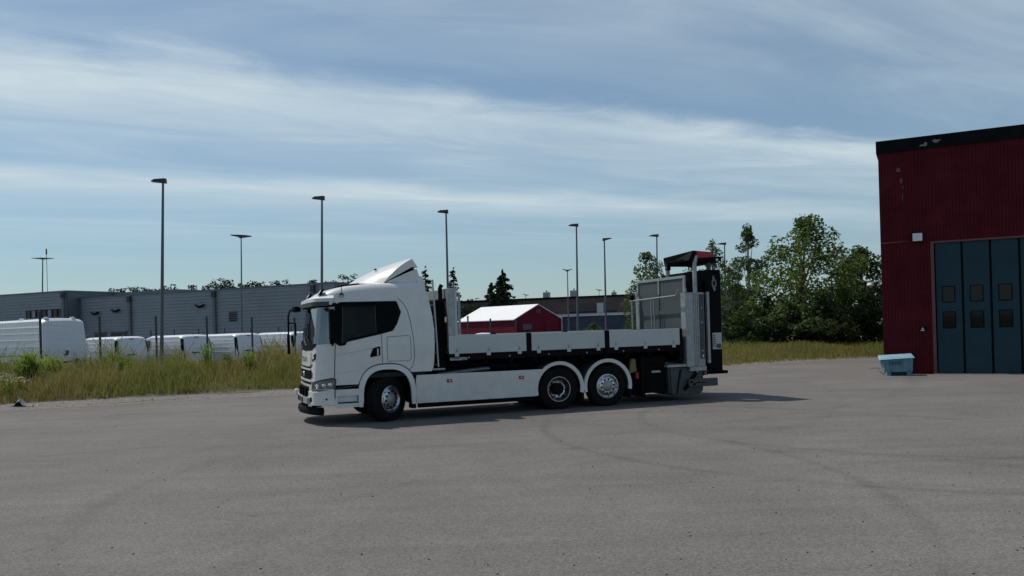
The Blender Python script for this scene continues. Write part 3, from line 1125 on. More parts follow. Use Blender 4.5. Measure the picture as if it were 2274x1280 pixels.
# ------------------------------------------------------------------ grey warehouse on the left
def warehouse():
    A = Vector((-44.39, 81.0))
    ang = math.atan2(-12.7, 27.65)
    root = empty('warehouse', (A.x, A.y, 0.28), ang)          # local x along the wall to the right, y away from us
    tag(root, 'long low grey warehouse clad in horizontal metal sheets behind the vans', 'building')

    def ribbed(x0, x1, y, z0, z1, name, pitch=0.30):
        n = int((z1 - z0) / pitch)
        prof = []
        for k in range(n):
            z = z0 + k * (z1 - z0) / n
            h = (z1 - z0) / n
            prof += [(z, 0.0), (z + h * 0.45, 0.0), (z + h * 0.55, -0.045), (z + h * 0.9, -0.045)]
        prof.append((z1, 0.0))
        P = [[(x0, y + q, z), (x1, y + q, z)] for z, q in prof]
        o = MB().grid(P).build(name, MT['ware'], root, fix=False)
        o['kind'] = 'stuff'
        return o
    HA, HB = 6.72, 6.02
    XA0, XB1, YB = -70.0, 31.8, 1.3
    ribbed(XA0, 0.0, 0.0, 0.1, HA - 0.12, 'metal_cladding')
    ribbed(0.45, XB1, YB, 0.1, HB - 0.12, 'metal_cladding')
    MB().box(XA0, 0.0, 0.06, 30, 0, HA - 0.02).box(0.0, XB1, YB + 0.06, 12, 0, HB - 0.02).build('wall', MT['ware_dk'], root)
    MB().box(XA0, 0.05, -0.08, 30.1, HA - 0.12, HA).build('roof_edge', MT['ware_dk'], root)
    MB().box(0.06, XB1 + 0.05, YB - 0.08, 12.1, HB - 0.12, HB).build('roof_edge', MT['ware_dk'], root)
    MB().box(0.06, 9.0, YB + 4, 11, HB, HA - 0.13).build('roof_plinth', MT['ware_dk'], root)
    for x, y, h in ((-0.35, 0.0, HA), (7.4, YB, HB), (18.3, YB, HB), (29.6, YB, HB)):
        d = MB().box(x - 0.16, x + 0.16, y - 0.26, y - 0.05, 0.0, h - 0.45).build('downpipe', MT['ware_dk'], root, bevel=0.03)
        MB().box(x - 0.2, x + 0.2, y - 0.34, y - 0.05, h - 0.75, h - 0.14).build('hopper', MT['post'], d, bevel=0.03)
    # high windows of the left block
    for k in range(7):
        x = -6.1 + k * 0.82
        w = MB().box(x, x + 0.6, -0.075, -0.05, 4.15, 4.85).build('window', MT['darkglass'] if k not in (1, 4) else MT['ware'], root)
        MB().box(x - 0.05, x, -0.10, -0.05, 4.1, 4.9).box(x + 0.6, x + 0.65, -0.10, -0.05, 4.1, 4.9).box(x, x + 0.6, -0.10, -0.05, 4.85, 4.9).build('window_frame', MT['black'], w)
    for x0, x1 in ((2.3, 3.9), (4.6, 6.7)):
        d = MB().box(x0, x1, YB - 0.10, YB - 0.06, 0.0, 2.35).build('loading_door', MT['darkglass'], root)
        MB().box(x0 - 0.1, x1 + 0.1, YB - 0.16, YB - 0.05, 2.35, 2.5).build('door_head', MT['ware_dk'], d)
    for x, z in ((2.6, 4.35), (5.5, 4.5), (16.6, 4.55)):
        b = MB().prism([(x - 0.55, z + 0.12), (x - 0.5, z + 0.16), (x - 0.12, z - 0.06), (x + 0.1, z + 0.0), (x + 0.55, z + 0.14), (x + 0.5, z + 0.04), (x + 0.1, z - 0.16), (x - 0.1, z - 0.2)], YB - 0.35, YB - 0.1).build('wall_lamp', MT['black'], root)
    v = MB().box(20.0, 20.9, YB - 0.12, YB - 0.05, 3.0, 3.9).build('vent', MT['ware_dk'], root)
    for k in range(5):
        MB().box(20.05, 20.85, YB - 0.16, YB - 0.125, 3.06 + k * 0.165, 3.13 + k * 0.165).build('louvre', MT['black'], v)
    return root


warehouse()


# ------------------------------------------------------------------ tent hall and brown building beyond the yard
def tent():
    c = Vector((0.27, 90.0))
    ang = rad(133)
    root = empty('tent_hall', (c.x, c.y, 0.1), ang)
    # local x runs along the long side (left and away), local -y is the gable's other end
    tag(root, 'white roofed storage tent with dark red walls', 'tent')
    Lg, Wd, E, R = 9.9, 7.6, 2.72, 4.38
    g = -1

    def y(q):
        return g * q
    MB().box(0.02, Lg, y(0.12), y(0.02), 0, E).box(0.02, Lg, y(Wd - 0.02), y(Wd - 0.12), 0, E).build('side_wall', MT['tentred'], root)
    for xx in (0.0, Lg - 0.1):
        MB().prism([(y(0.0), 0), (y(Wd), 0), (y(Wd), E), (y(Wd / 2), R - 0.03), (y(0.0), E)], xx, xx + 0.1, 'x').build('gable', MT['tentred'], root)
    for s in (0, 1):
        a, b = (0.0, Wd / 2) if s == 0 else (Wd, Wd / 2)
        da = -0.12 if s == 0 else 0.12
        P = [[(x, y(a + da), E - 0.05), (x, y((a + b) / 2), (E + R) / 2 + 0.02), (x, y(b), R)] for x in (-0.06, Lg * 0.33, Lg * 0.66, Lg + 0.06)]
        Q = [[(p[0], p[1], p[2] + 0.08) for p in row] for row in P]
        MB().slab(P, Q).build('roof_sheet', MT['tentwhite'], root)
    for q in (0.75, 4.9, Wd - 0.3):
        MB().box(-0.06, -0.005, y(q + 0.06), y(q - 0.06), 0, E).build('gable_post', MT['tentred'], root)
    sg = MB().box(-0.09, -0.03, y(2.6), y(1.2), 1.55, 2.2).build('gable_sign', MT['boardgrey'], root)
    for k in range(3):
        MB().box(-0.098, -0.0905, y(2.45), y(1.35), 1.66 + k * 0.17, 1.74 + k * 0.17).build('sign_line', MT['print'], sg)
    MB().box(-0.05, -0.005, y(Wd / 2 + 0.35), y(Wd / 2 - 0.35), R - 1.0, R - 0.55).build('gable_vent', MT['brickdark'], root)
    MB().box(-0.05, -0.005, y(6.6), y(6.1), 0, 0.85).build('power_cabinet', MT['palestrip'], root)
    return root


tent()


def brown_building():
    a, b = pix(1130, 700, 118), pix(1440, 700, 112)
    ang = math.atan2(b.y - a.y, b.x - a.x)
    root = empty('brown_building', (a.x, a.y, 0.1), ang)
    tag(root, 'long flat roofed brown building with blue lower wall beyond the tent', 'building')
    L_ = (b - a).length + 14
    H = 5.75
    MB().box(-9, L_, 0, 14, 3.55, H).build('upper_wall', MT['brickbrown'], root)
    MB().box(8.0, L_, 0.1, 14, 0, 3.2).build('lower_wall', MT['bluewall'], root)
    MB().box(-9, 7.9, 0.12, 14, 0, 3.2).build('lower_wall', MT['brickdark'], root)
    MB().box(-9, L_, -0.25, 0.3, 3.22, 3.52).build('canopy_strip', MT['palestrip'], root)
    rf = MB().box(-9.2, L_ + 0.2, -0.2, 14.2, H + 0.01, H + 0.25).build('roof_edge', MT['fascia'], root)
    for x0, x1 in ((1.0, 6.4), (9.0, 13.0), (14.0, 15.8), (17.5, 24)):
        w = MB().box(x0, x1, -0.06, -0.01, 3.75, 4.85).build('window_band', MT['brickdark'], root)
        MB().box(x0, x1, -0.10, -0.065, 3.72, 3.80).build('sill', MT['fascia'], w)
    MB().box(13.05, 14.0, -0.16, -0.02, 3.55, 4.95).build('panel', MT['palestrip'], root)
    MB().box(5.2, 6.2, -0.1, 0.1, 0, 3.0).build('door', MT['darkglass'], root)
    MB().box(6.4, 8.0, -0.3, 0.1, 0, 3.2).build('pillar', MT['palestrip'], root)
    for x, w, h in ((4.4, 0.9, 0.9), (8.5, 1.0, 1.0), (14.6, 0.6, 0.5)):
        u = MB().box(x, x + w, 3, 4, H + 0.26, H + 0.26 + h).build('roof_unit', MT['galv'], rf, bevel=0.04)
        MB().tube([(x + w / 2, 3.5, H + h + 0.2), (x + w / 2, 3.5, H + h + 0.55)], 0.12, 8).build('flue', MT['galv'], u)
    lo = MB().box(-22, -9.3, -2, 10, 0, 5.0).build('annex', MT['brickdark'], root)
    MB().box(-22.3, -9.4, -2.3, 10.3, 5.01, 5.25).build('annex_roof', MT['fascia'], root)
    return root


brown_building()


# ------------------------------------------------------------------ street lamps
def lamp(base, top, arms, label, ah=1.05, r=0.10):
    base, top = Vector(base), Vector(top)
    root = empty('street_lamp', base)
    tag(root, label, 'street lamp', 'tall grey street lamps')
    d = top - base
    MB().tube([(0, 0, -0.1), (d.x * 0.5, d.y * 0.5, d.z * 0.5), (d.x, d.y, d.z)], [r, r * 0.78, r * 0.55], 10).build('pole', MT['pole'], root, smooth=60)
    for sgn, rise in arms:
        # flat tapered head on a short spigot, arm lies across the view
        m = MB()
        a = Vector((0.0, 0, 0.02))
        P0 = [(-0.13 * sgn, -0.12), (-0.13 * sgn, 0.12), (0.35 * sgn, 0.15), (ah * sgn, 0.11), (ah * sgn, -0.11), (0.35 * sgn, -0.15)]
        zt = [0.12, 0.12, 0.10 + rise * 0.35, 0.03 + rise, 0.03 + rise, 0.10 + rise * 0.35]
        zb = [-0.10, -0.10, 0.01 + rise * 0.35, -0.02 + rise, -0.02 + rise, 0.01 + rise * 0.35]
        n = 6
        vs = [(p[0] + d.x, p[1] + d.y, z + d.z) for p, z in zip(P0, zb)] + [(p[0] + d.x, p[1] + d.y, z + d.z) for p, z in zip(P0, zt)]
        fs = [tuple(range(n)), tuple(range(2 * n - 1, n - 1, -1))] + [(i, n + i, n + (i + 1) % n, (i + 1) % n) for i in range(n)]
        hd = m.add(vs, fs).build('lamp_head', MT['lamphead'], root, bevel=0.015)
        g = MB().box(0.4 * sgn if sgn > 0 else ah * sgn * 0.95, ah * sgn * 0.95 if sgn > 0 else 0.4 * sgn, -0.09, 0.09, -0.012, -0.004)
        g.build('lamp_glass', MT['palestrip'], hd, loc=(d.x, d.y, d.z + rise * 0.62), rot=(0, -math.atan2(rise * 0.65, 0.7 * ah) * sgn, 0))
    return root


def lamp_px(xt, yt, xb, Y, arms, label, ah=1.05, r=0.10, zb=0.25):
    t = pix(xt, yt, Y)
    b = pix(xb, 740, Y)
    # continue the leaning line down to the ground
    lo = pix(xb, 780, Y)
    k = (t.z - zb) / (t.z - lo.z)
    b = t + (lo - t) * k
    return lamp((b.x, Y, zb), (t.x, Y, t.z), arms, label, ah, r)


lamp_px(362, 403, 359, 36.1, [(-1, 0.0)], 'tallest street lamp, in front of the small vans on the left', 0.5, 0.09)
lamp_px(715, 441, 714.5, 41.9, [(-1, 0.0)], 'single arm street lamp rising behind the truck cab roof', 0.5, 0.09)
lamp_px(990.5, 471, 997.5, 48.1, [(-1, 0.0)], 'single arm street lamp rising just behind the truck headboard', 0.5, 0.09)
lamp_px(1280, 501, 1284, 56.4, [(-1, 0.0)], 'single arm street lamp in front of the brown building', 0.55, 0.09)
lamp_px(1458.5, 524, 1461, 64.7, [(-1, 0.0)], 'single arm street lamp behind the small birch tree', 0.6, 0.09)
lamp_px(1609, 542, 1612, 73.1, [(-1, 0.0)], 'single arm street lamp just right of the raised crash cushion', 0.65, 0.09)
lamp_px(1342, 533, 1347, 61.8, [(1, 0.10)], 'street lamp with its head pointing right, by the brown building', 0.55, 0.09)
lamp_px(535.5, 526, 537.5, 56.4, [(-1, 0.12), (1, 0.0)], 'double headed street lamp in front of the grey warehouse', 0.72, 0.07)
lamp_px(95, 575, 93, 100, [(-1, 0.1), (1, 0.0)], 'double headed street lamp behind the left end of the warehouse', 1.35, 0.11, 0.0)
lamp_px(1260, 602, 1264, 101.2, [(-1, 0.2), (1, 0.2)], 'double headed street lamp right of the tent', 0.62, 0.10, 0.0)
lamp_px(1167.5, 656, 1168, 177, [(-1, 0.25), (1, 0.0)], 'small distant double lamp above the tent ridge', 0.75, 0.10, 0.0)
lamp_px(1191, 664, 1191, 195, [(-1, 0.0), (1, 0.0)], 'tiny distant double lamp right of the tent ridge', 0.55, 0.10, 0.0)
lamp_px(1330.5, 645, 1331, 165, [(-1, 0.2), (1, 0.0)], 'small distant double lamp above the brown building roof', 0.75, 0.09, 0.0)
lamp_px(1057, 664, 1058, 170, [(1, 0.1)], 'small distant lamp left of the dark spruce', 0.8, 0.09, 0.0)

# thin radio mast far behind the warehouse
mp_, mb_ = pix(106, 553, 130), pix(106, 660, 130)
mroot = empty('radio_mast', (mb_.x, 130, 0))
tag(mroot, 'very thin radio mast behind the left end of the warehouse', 'mast')
MB().tube([(0, 0, 0), (0, 0, mp_.z)], 0.045, 6).build('mast_tube', MT['pole'], mroot)
MB().tube([(0, 0, mp_.z - 0.9), (0, 0, mp_.z)], 0.11, 8).build('antenna', MT['lamphead'], mroot)


# ------------------------------------------------------------------ fences
def fence(pts, ztop, zb, label, r=0.045, wires=True, pitch=0.10, name='mesh_fence', grp=None, hseg=9):
    root = empty(name, (pts[0][0], pts[0][1], 0))
    tag(root, label, 'fence', grp)
    o = Vector((pts[0][0], pts[0][1], 0))
    P = [Vector((p[0], p[1], 0)) - o for p in pts]
    for i, p in enumerate(P):
        zt = ztop[i]
        po = MB().tube([(p.x, p.y, zb - 0.2), (p.x, p.y, zt)], r, 8).build('post', MT['post'], root)
        MB().lathe([(0.0, 0.03), (r * 0.9, 0.02), (r * 1.25, -0.02), (r * 1.25, -0.05)], (p.x, p.y, zt + 0.004), 'z', 8).build('cap', MT['post'], po)
    if wires:
        for i in range(len(P) - 1):
            a, b = P[i], P[i + 1]
            d = b - a
            n = int(d.length / pitch)
            w = 0.0016
            nrm = Vector((-d.y, d.x, 0)).normalized()
            m = MB()
            za, zc = ztop[i] - 0.25, ztop[i + 1] - 0.25
            for k in range(1, n):
                q = a.lerp(b, k / n)
                zt = za + (zc - za) * k / n
                t = d.normalized() * w
                m.add([(q.x - t.x, q.y - t.y, zb + 0.05), (q.x + t.x, q.y + t.y, zb + 0.05), (q.x + t.x, q.y + t.y, zt), (q.x - t.x, q.y - t.y, zt)], [(0, 1, 2, 3)])
            for k in range(hseg + 1):
                f = k / hseg
                z0, z1 = zb + 0.05 + (za - zb - 0.05) * f, zb + 0.05 + (zc - zb - 0.05) * f
                m.add([(a.x, a.y, z0 - w), (b.x, b.y, z1 - w), (b.x, b.y, z1 + w), (a.x, a.y, z0 + w)], [(0, 1, 2, 3)])
            wo = m.build('wire_mesh', MT['wire'], root, fix=False)
            wo['kind'] = 'stuff'
    return root


fx = [(-60, 33), (90, 33.4), (222, 35), (347, 37), (460, 38.5), (560, 40), (655, 41.5), (748, 43), (840, 44.5), (940, 46.5), (1040, 48.5), (1090, 50.5), (1146, 52.5)]
fp = [pix(x, 745, Y) for x, Y in fx]
fz = [3.2, 3.22, 3.0, 2.97, 2.93, 2.87, 2.82, 2.8, 2.8, 2.75, 2.72, 2.55, 2.5]
fence([(p.x, p.y) for p in fp], fz, 0.35, 'dark wire mesh fence with thin posts in front of the white vans', 0.05)
bx_ = [283, 335, 387, 441, 499, 557, 619, 647, 700]
bp_ = [pix(x, 735, 58 + i * 1.0) for i, x in enumerate(bx_)]
fence([(p.x, p.y) for p in bp_], [2.55 + 0.0 * i for i in range(len(bx_))], 0.3, 'low thin fence posts behind the small vans along the warehouse', 0.045, wires=False)


gp_ = pix(1020, 700, 47)
gr_ = empty('gate_post', (gp_.x, gp_.y, 0.2))
tag(gr_, 'thick grey steel gate post just right of the truck headboard', 'post')
zt_ = pix(1020, 656, 47).z - 0.2
MB().box(-0.07, 0.07, -0.07, 0.07, -0.2, zt_).build('post', MT['galv'], gr_, bevel=0.012)
MB().box(-0.085, 0.085, -0.085, 0.085, zt_ + 0.002, zt_ + 0.03).build('cap', MT['post'], gr_, bevel=0.008)


# ------------------------------------------------------------------ vans
def van(name, label, loc, rz, L_, W, H, big, group):
    """local x forward, y to the left (towards us), origin under the rear left corner"""
    root = empty(name, loc, rz)
    tag(root, label, 'van', group)
    z0 = 0.32
    if big:
        prof = [(0.0, 0.45), (-0.02, 0.9), (0.03, 1.6), (0.16, H - 0.12), (0.26, H - 0.03), (0.55, H), (L_ - 2.1, H), (L_ - 1.6, H - 0.12), (L_ - 0.9, 1.55), (L_ - 0.35, 1.15), (L_ - 0.04, 0.95), (L_, 0.55), (L_ - 0.02, 0.30)]
    else:
        prof = [(0.0, 0.42), (-0.02, 0.85), (0.06, 1.3), (0.17, H - 0.10), (0.26, H - 0.03), (0.5, H), (L_ - 2.0, H - 0.01), (L_ - 1.55, H - 0.12), (L_ - 0.95, 1.22), (L_ - 0.4, 1.02), (L_ - 0.06, 0.8), (L_, 0.5), (L_ - 0.02, 0.25)]
    # loft: profile stations across the width with tumblehome
    cx = [p[0] for p in prof]
    zs = [p[1] for p in prof]

    def half(z):
        t = min(1, max(0, (z - 0.95) / (H - 0.95)))
        return W / 2 * (1 - (0.06 if big else 0.11) * t ** 1.6)
    rows = []
    K = 14
    for k in range(K + 1):
        q = -1 + 2 * k / K
        qq = math.copysign(abs(q) ** 0.8, q)
        edge = abs(q) ** 10
        row = []
        for (x, z) in prof:
            zz = z - (0.045 * (H / 2) * abs(qq) ** 3 + 0.07 * edge) * (1 if z > 1.0 else 0.0)
            xx = x + (0.05 if x < L_ * 0.5 else -0.10) * edge * (1.0 if not (0.4 < x < L_ - 2) else 0)
            row.append((xx, -W / 2 + qq * half(z), zz))
        rows.append(row)
    b = MB().grid(rows)
    # sides down to the sill
    n = len(prof)
    for rr, sg in ((rows[0], 0), (rows[-1], 1)):
        base = [(min(max(p[0], 0.02), L_ - 0.05), p[1], z0) for p in rr]
        b.grid([[p, q] for p, q in zip(rr, base)])
    body = b.build('body', MT['vanwhite'], root, smooth=35)
    yl = lambda z: -W / 2 + half(z)          # the side we see is at y near 0
    # rear doors: slightly proud panel with seam, handle strip, lamps, plate recess
    def rear_x(z):
        return float(np.interp(z, zs[:5], cx[:5]))
    for s in (0, 1):
        ya, yb = (-W / 2 + 0.004, -0.12) if s == 0 else (-W + 0.12, -W / 2 - 0.004)
        zz = [0.50, 0.9, 1.3, H - 0.30, H - 0.16]
        P = [[(rear_x(z) - 0.012, -W / 2 + (y + W / 2) * half(z) / (W / 2), z) for z in zz] for y in np.linspace(ya, yb, 4)]
        Q = [[(p[0] + 0.05, p[1], p[2]) for p in row] for row in P]
        d = MB().slab(P, Q).build('rear_door', MT['vanwhite'], root, bevel=0.008)
        if s == 0:
            zc = 1.02 if big else 0.93
            MB().box(rear_x(zc) - 0.05, rear_x(zc) - 0.008, -W / 2 - 0.06, -W / 2 + (0.10 if big else 0.35), zc - 0.03, zc + 0.03).build('handle', MT['black'], d)
    if big:
        MB().box(-0.10, 0.02, -W + 0.06, -0.06, 0.62, 0.72).build('rear_step', MT['black'], root, bevel=0.01)
        MB().box(-0.12, 0.02, -W + 0.03, -0.03, 0.32, 0.60).build('bumper', MT['vanwhite'], root, bevel=0.03)
        for y in (-0.55, -W + 0.55):
            MB().box(-0.07, 0.0, y - 0.09, y + 0.09, 0.72, 0.80).build('hinge_block', MT['black'], root)
        MB().box(-0.055, -0.01, -W / 2 - 0.10, -W / 2 + 0.02, 1.05, 1.20).build('lock', MT['boardgrey'], root)
        lz = (0.62, 1.05)
    else:
        MB().box(-0.10, 0.02, -W + 0.05, -0.05, 0.32, 0.52).build('bumper', MT['vanwhite'], root, bevel=0.03)
        lz = (0.62, H - 0.22)
        MB().box(rear_x(H - 0.12) - 0.045, rear_x(H - 0.12) + 0.02, -W / 2 - 0.12, -W / 2 + 0.12, H - 0.16, H - 0.12).build('brake_light', MT['red'], root)
    for s in (0, 1):
        yy = [(-0.005, -0.15), (-W + 0.005, -W + 0.15)][s]
        zz = np.linspace(lz[0], lz[1], 6)
        P = [[(rear_x(z) - 0.016 + (0.09 if k == 0 else 0.0), -W / 2 + (y + W / 2) * half(z) / (W / 2) * 1.008, z) for z in zz] for k, y in enumerate(yy)]
        Q = [[(p[0] + 0.04, p[1], p[2]) for p in row] for row in P]
        MB().slab(P, Q).build('rear_lamp', MT['red'] if big else MT['gloss'], root)
    # side rails and pressings
    for z in ((1.0, 1.42, 1.72, 2.02, 2.3) if big else (0.9, 1.16, 1.36, 1.54)):
        for s in (0, 1):
            y = yl(z) if s == 0 else -W / 2 - half(z)
            o = 0.012 if s == 0 else -0.012
            MB().box(0.35, L_ - 2.2, min(y - 0.02, y + o), max(y - 0.02, y + o) if s == 0 else y + 0.02, z - 0.018, z + 0.018).build('side_rail', MT['vanwhite'] if z != 1.0 else MT['boardgrey'], root, bevel=0.006)
    # cab side window and windscreen
    for s in (0, 1):
        zl, zh = (1.5, H - 0.55) if big else (1.2, H - 0.28)
        P = []
        for x in np.linspace(L_ - 2.1, L_ - 1.15, 6):
            top = zh - max(0, x - (L_ - 1.6)) * 0.9
            P.append([(x, -W / 2 + (1 if s == 0 else -1) * (half(z) + 0.006), z) for z in (zl, (zl + top) / 2, max(zl + 0.06, top))])
        MB().grid(P).build('side_window', MT['darkglass'], root)
    # wheels
    for x in (0.95, L_ - 0.95):
        for y in (-0.12, -W + 0.12):
            rr = 0.34 if big else 0.31
            sg = 1 if y > -W / 2 else -1
            t = MB().lathe([(rr * 0.6, 0.1 * sg), (rr * 0.95, 0.1 * sg), (rr, 0.05 * sg), (rr, -0.1 * sg), (rr * 0.6, -0.1 * sg)], (x, y, rr), 'y', 24).build('tyre', MT['rubber'], root, smooth=40)
            MB().lathe([(0.0, 0.07 * sg), (rr * 0.3, 0.09 * sg), (rr * 0.55, 0.05 * sg), (rr * 0.62, 0.1 * sg)], (x, y, rr), 'y', 24).build('wheel_disc', MT['galv'], t, smooth=40)
            MB().lathe([(rr + 0.03, 0.122 * sg), (rr + 0.08, 0.128 * sg), (rr + 0.08, 0.10 * sg)], (x, y, rr + 0.02), 'y', 20, 0, math.pi).build('wheel_arch', MT['black'] if big else MT['boardgrey'], root)
    if big:
        for x, y in ((0.35, -0.32), (0.35, -W + 0.5), (2.6, -0.3)):
            MB().lathe([(0.0, 0.07), (0.10, 0.05), (0.13, -0.04)], (x, y, H - 0.01), 'z', 10).build('roof_vent', MT['vanwhite'], root, smooth=50)
    else:
        MB().tube([(0.5, -W / 2, H - 0.02), (0.42, -W / 2, H + 0.05)], 0.02, 6).build('aerial', MT['black'], root)
    return root


# forward points left and away; rear faces right and towards us
FWD = math.atan2(0.57, -0.82)


def van_at(x, Y, z, *a):
    p = pix(x, 745, Y)
    return Vector((p.x, p.y, z))


VG = 'white vans parked behind the fence'
van('delivery_van', 'tall white high roof van with closed rear doors at the left edge', van_at(96, 37, 0), math.atan2(0.56, -0.83), 7.3, 2.02, 2.72, True, VG).location.z = 0.33
for x, Y, lb in [(257, 42, 'small white van next to the tall van, half hidden by feathery weeds'),
                 (404, 43, 'small white van behind the tallest street lamp'),
                 (524, 44.5, 'small white van with black rear lamps, second from the truck'),
                 (650, 46, 'small white van nearest the truck cab, cut off by the mirror arm')]:
    van('small_van', lb, (*van_at(x, Y, 0).xy, 0.22), FWD, 5.2, 1.86, 1.90, False, VG)

# parked car roof seen over the dropside, in front of the tent
def parked_car():
    p = pix(1072, 745, 70)
    root = empty('parked_car', (p.x, p.y, 0.1), rad(12))
    tag(root, 'white car roof showing above the truck bed in front of the tent', 'car')
    xs = np.linspace(-2.1, 2.1, 22)
    zt = np.interp(xs, [-2.1, -1.9, -1.2, -0.6, 0.0, 0.8, 1.3, 1.9, 2.1], [0.65, 0.85, 0.98, 1.42, 1.50, 1.45, 1.05, 0.85, 0.6])
    rows = []
    for x, z in zip(xs, zt):
        row = []
        for k in range(11):
            q = -1 + 2 * k / 10
            w = 0.86 * (1 - 0.2 * max(0, (z - 0.95)))
            row.append((x, q * w, z - 0.10 * abs(q) ** 5))
        rows.append([(x, -0.86, 0.3)] + row + [(x, 0.86, 0.3)])
    b = MB().grid(rows).build('body', MT['vanwhite'], root, smooth=40)
    MB().grid([[(x, -0.80, z * 0.0 + zz) for zz in (1.02, max(1.04, z - 0.10))] for x, z in zip(xs[5:16], zt[5:16])]).build('side_window', MT['darkglass'], root, fix=False)
    for x in (-1.35, 1.3):
        for y in (-0.78, 0.78):
            MB().lathe([(0.0, -0.1), (0.3, -0.1), (0.32, 0.0), (0.3, 0.1), (0.0, 0.1)], (x, y, 0.32), 'y', 18).build('wheel', MT['rubber'], root, smooth=40)
    return root


parked_car()

# debris on the gravel edge
def debris():
    x, y = gpt(33, 908)
    r = empty('torn_sheet', (x + 0.1, y + 0.25, 0.03))
    tag(r, 'torn grey plastic sheet lying at the grass edge on the far left', 'rubbish')
    P = []
    rr = random.Random(3)
    for i in range(7):
        P.append([(-0.28 + i * 0.09 + rr.uniform(-0.02, 0.02), -0.2 + j * 0.1, 0.02 + 0.24 * math.exp(-((i - 2.6) / 1.1) ** 2) * (0.4 + 0.6 * math.sin(j + 0.5)) + rr.uniform(0, 0.03)) for j in range(5)])
    MB().slab(P, [[(a, b, c - 0.012) for a, b, c in row] for row in P]).build('sheet', MT['tarp'], r, smooth=50)
    P = [[(0.30 + i * 0.05, -0.15 + j * 0.05, 0.03 + 0.05 * math.sin(i * 1.3 + j)) for j in range(4)] for i in range(5)]
    MB().slab(P, [[(a, b, c - 0.015) for a, b, c in row] for row in P]).build('pale_scrap', MT['rubbish'], r, smooth=50)
    x, y = gpt(224, 895)
    r = empty('white_scrap', (x, y + 0.3, 0.06))
    tag(r, 'small curled white scrap at the grass edge below the leftmost small van', 'rubbish')
    P = [[(0.14 * math.cos(math.pi * i / 8), -0.08 + 0.05 * j, 0.02 + 0.12 * math.sin(math.pi * i / 8)) for j in range(4)] for i in range(9)]
    MB().slab(P, [[(a * 0.88, b, c * 0.88) for a, b, c in row] for row in P]).build('curl', MT['rubbish'], r, smooth=50)
    MB().box(0.1, 0.42, -0.05, 0.1, -0.04, 0.0).build('flat_piece', MT['tarp'], r, bevel=0.01)


debris()
mb = MB()
for _ in range(520):
    i = random.uniform(0, 1)
    qx = random.uniform(-24, 2)
    k = int(np.argmin(np.abs(EA[:, 0] - qx)))
    d = random.uniform(0.1, 1.6)
    p = EA[k] + EN[k] * d + np.array([random.uniform(-0.3, 0.3), random.uniform(-0.1, 0.1)])
    r = random.uniform(0.008, 0.03)
    mb.lathe([(0.0, r * 0.9), (r * 0.8, r * 0.5), (r, 0.0)], (p[0], p[1], float(bank_z(EA[k, 0], d)) + 0.02), 'z', 5)
tag(mb.build('gravel_stones', MT['stone'], fix=False), 'loose pale gravel stones along the asphalt edge', 'gravel', kind='stuff')


# ------------------------------------------------------------------ trees
def at_tree(x, Y):
    p = pix(x, 740, Y)
    return (p.x, p.y, 0.05)


TG = 'trees behind the grass on the right'
broad_tree('maple_tree', 'largest broad green tree, tallest crown left of the red building', 'tree', at_tree(1772, 50), 8.35, 7.0, 0.18, 120, 100, 0.20, MT['leafA'], MT['bark'], lean=(0.8, 0), group=TG, rclump=0.12, top=0.25)
broad_tree('dark_tree', 'dark round topped tree partly hidden by the red building', 'tree', at_tree(1918, 55), 6.9, 6.4, 0.06, 100, 120, 0.21, MT['leafC'], MT['bark'], group=TG, rclump=0.13)
broad_tree('slim_tree', 'slim pointed tree rising behind the left of the maple', 'tree', at_tree(1666, 60), 9.2, 2.6, 0.1, 80, 80, 0.18, MT['leafB'], MT['birchbark'], group=TG, rclump=0.07)
broad_tree('birch_tree', 'small birch behind the grey framed panel of the truck', 'tree', at_tree(1447, 60), 7.5, 3.4, 0.12, 90, 80, 0.18, MT['leafB'], MT['birchbark'], group=TG, rclump=0.09, lean=(-0.3, 0))
broad_tree('birch_tree', 'thin birch top showing above the red and black hood', 'tree', at_tree(1588, 65), 8.8, 2.6, 0.15, 46, 46, 0.19, MT['leafB'], MT['birchbark'], group=TG, rclump=0.07)
broad_tree('birch_tree', 'loose birch in the gap right of the crash cushion', 'tree', at_tree(1622, 62), 6.2, 3.0, 0.06, 46, 60, 0.19, MT['leafB'], MT['birchbark'], group=TG, rclump=0.10)
broad_tree('birch_tree', 'low birch seen between the hood supports of the truck', 'tree', at_tree(1540, 66), 7.0, 3.6, 0.10, 40, 55, 0.2, MT['leafB'], MT['birchbark'], group=TG, rclump=0.10)
BG = 'bushes at the foot of the trees'
for x, Y, h, w, mt, lb in [(1640, 51, 3.2, 3.6, 'leafC', 'dark bush right beside the crash cushion'),
                           (1700, 49, 3.6, 3.6, 'leafC', 'dark bush below the left side of the maple'),
                           (1755, 48, 3.0, 3.2, 'leafC', 'low dark bush in front of the maple trunk'),
                           (1825, 47.5, 3.4, 3.0, 'leafB', 'lighter green bush below the right side of the maple'),
                           (1872, 50, 4.4, 4.0, 'leafC', 'dark bush between the maple and the dark tree'),
                           (1935, 50, 3.6, 4.0, 'leafC', 'dark bush touching the corner of the red building'),
                           (1990, 58, 5.5, 5.0, 'leafC', 'bush mostly hidden behind the red building'),
                           (1790, 58, 4.4, 6.0, 'leafC', 'dense dark bush behind the maple'),
                           (1670, 58, 3.9, 4.6, 'leafC', 'dense dark bush behind the slim tree')]:
    broad_tree('bush', lb, 'bush', at_tree(x, Y), h, w, 0.0, 46, 95, 0.2, MT[mt], MT['bark'], group=BG, rclump=0.19, top=0.1)
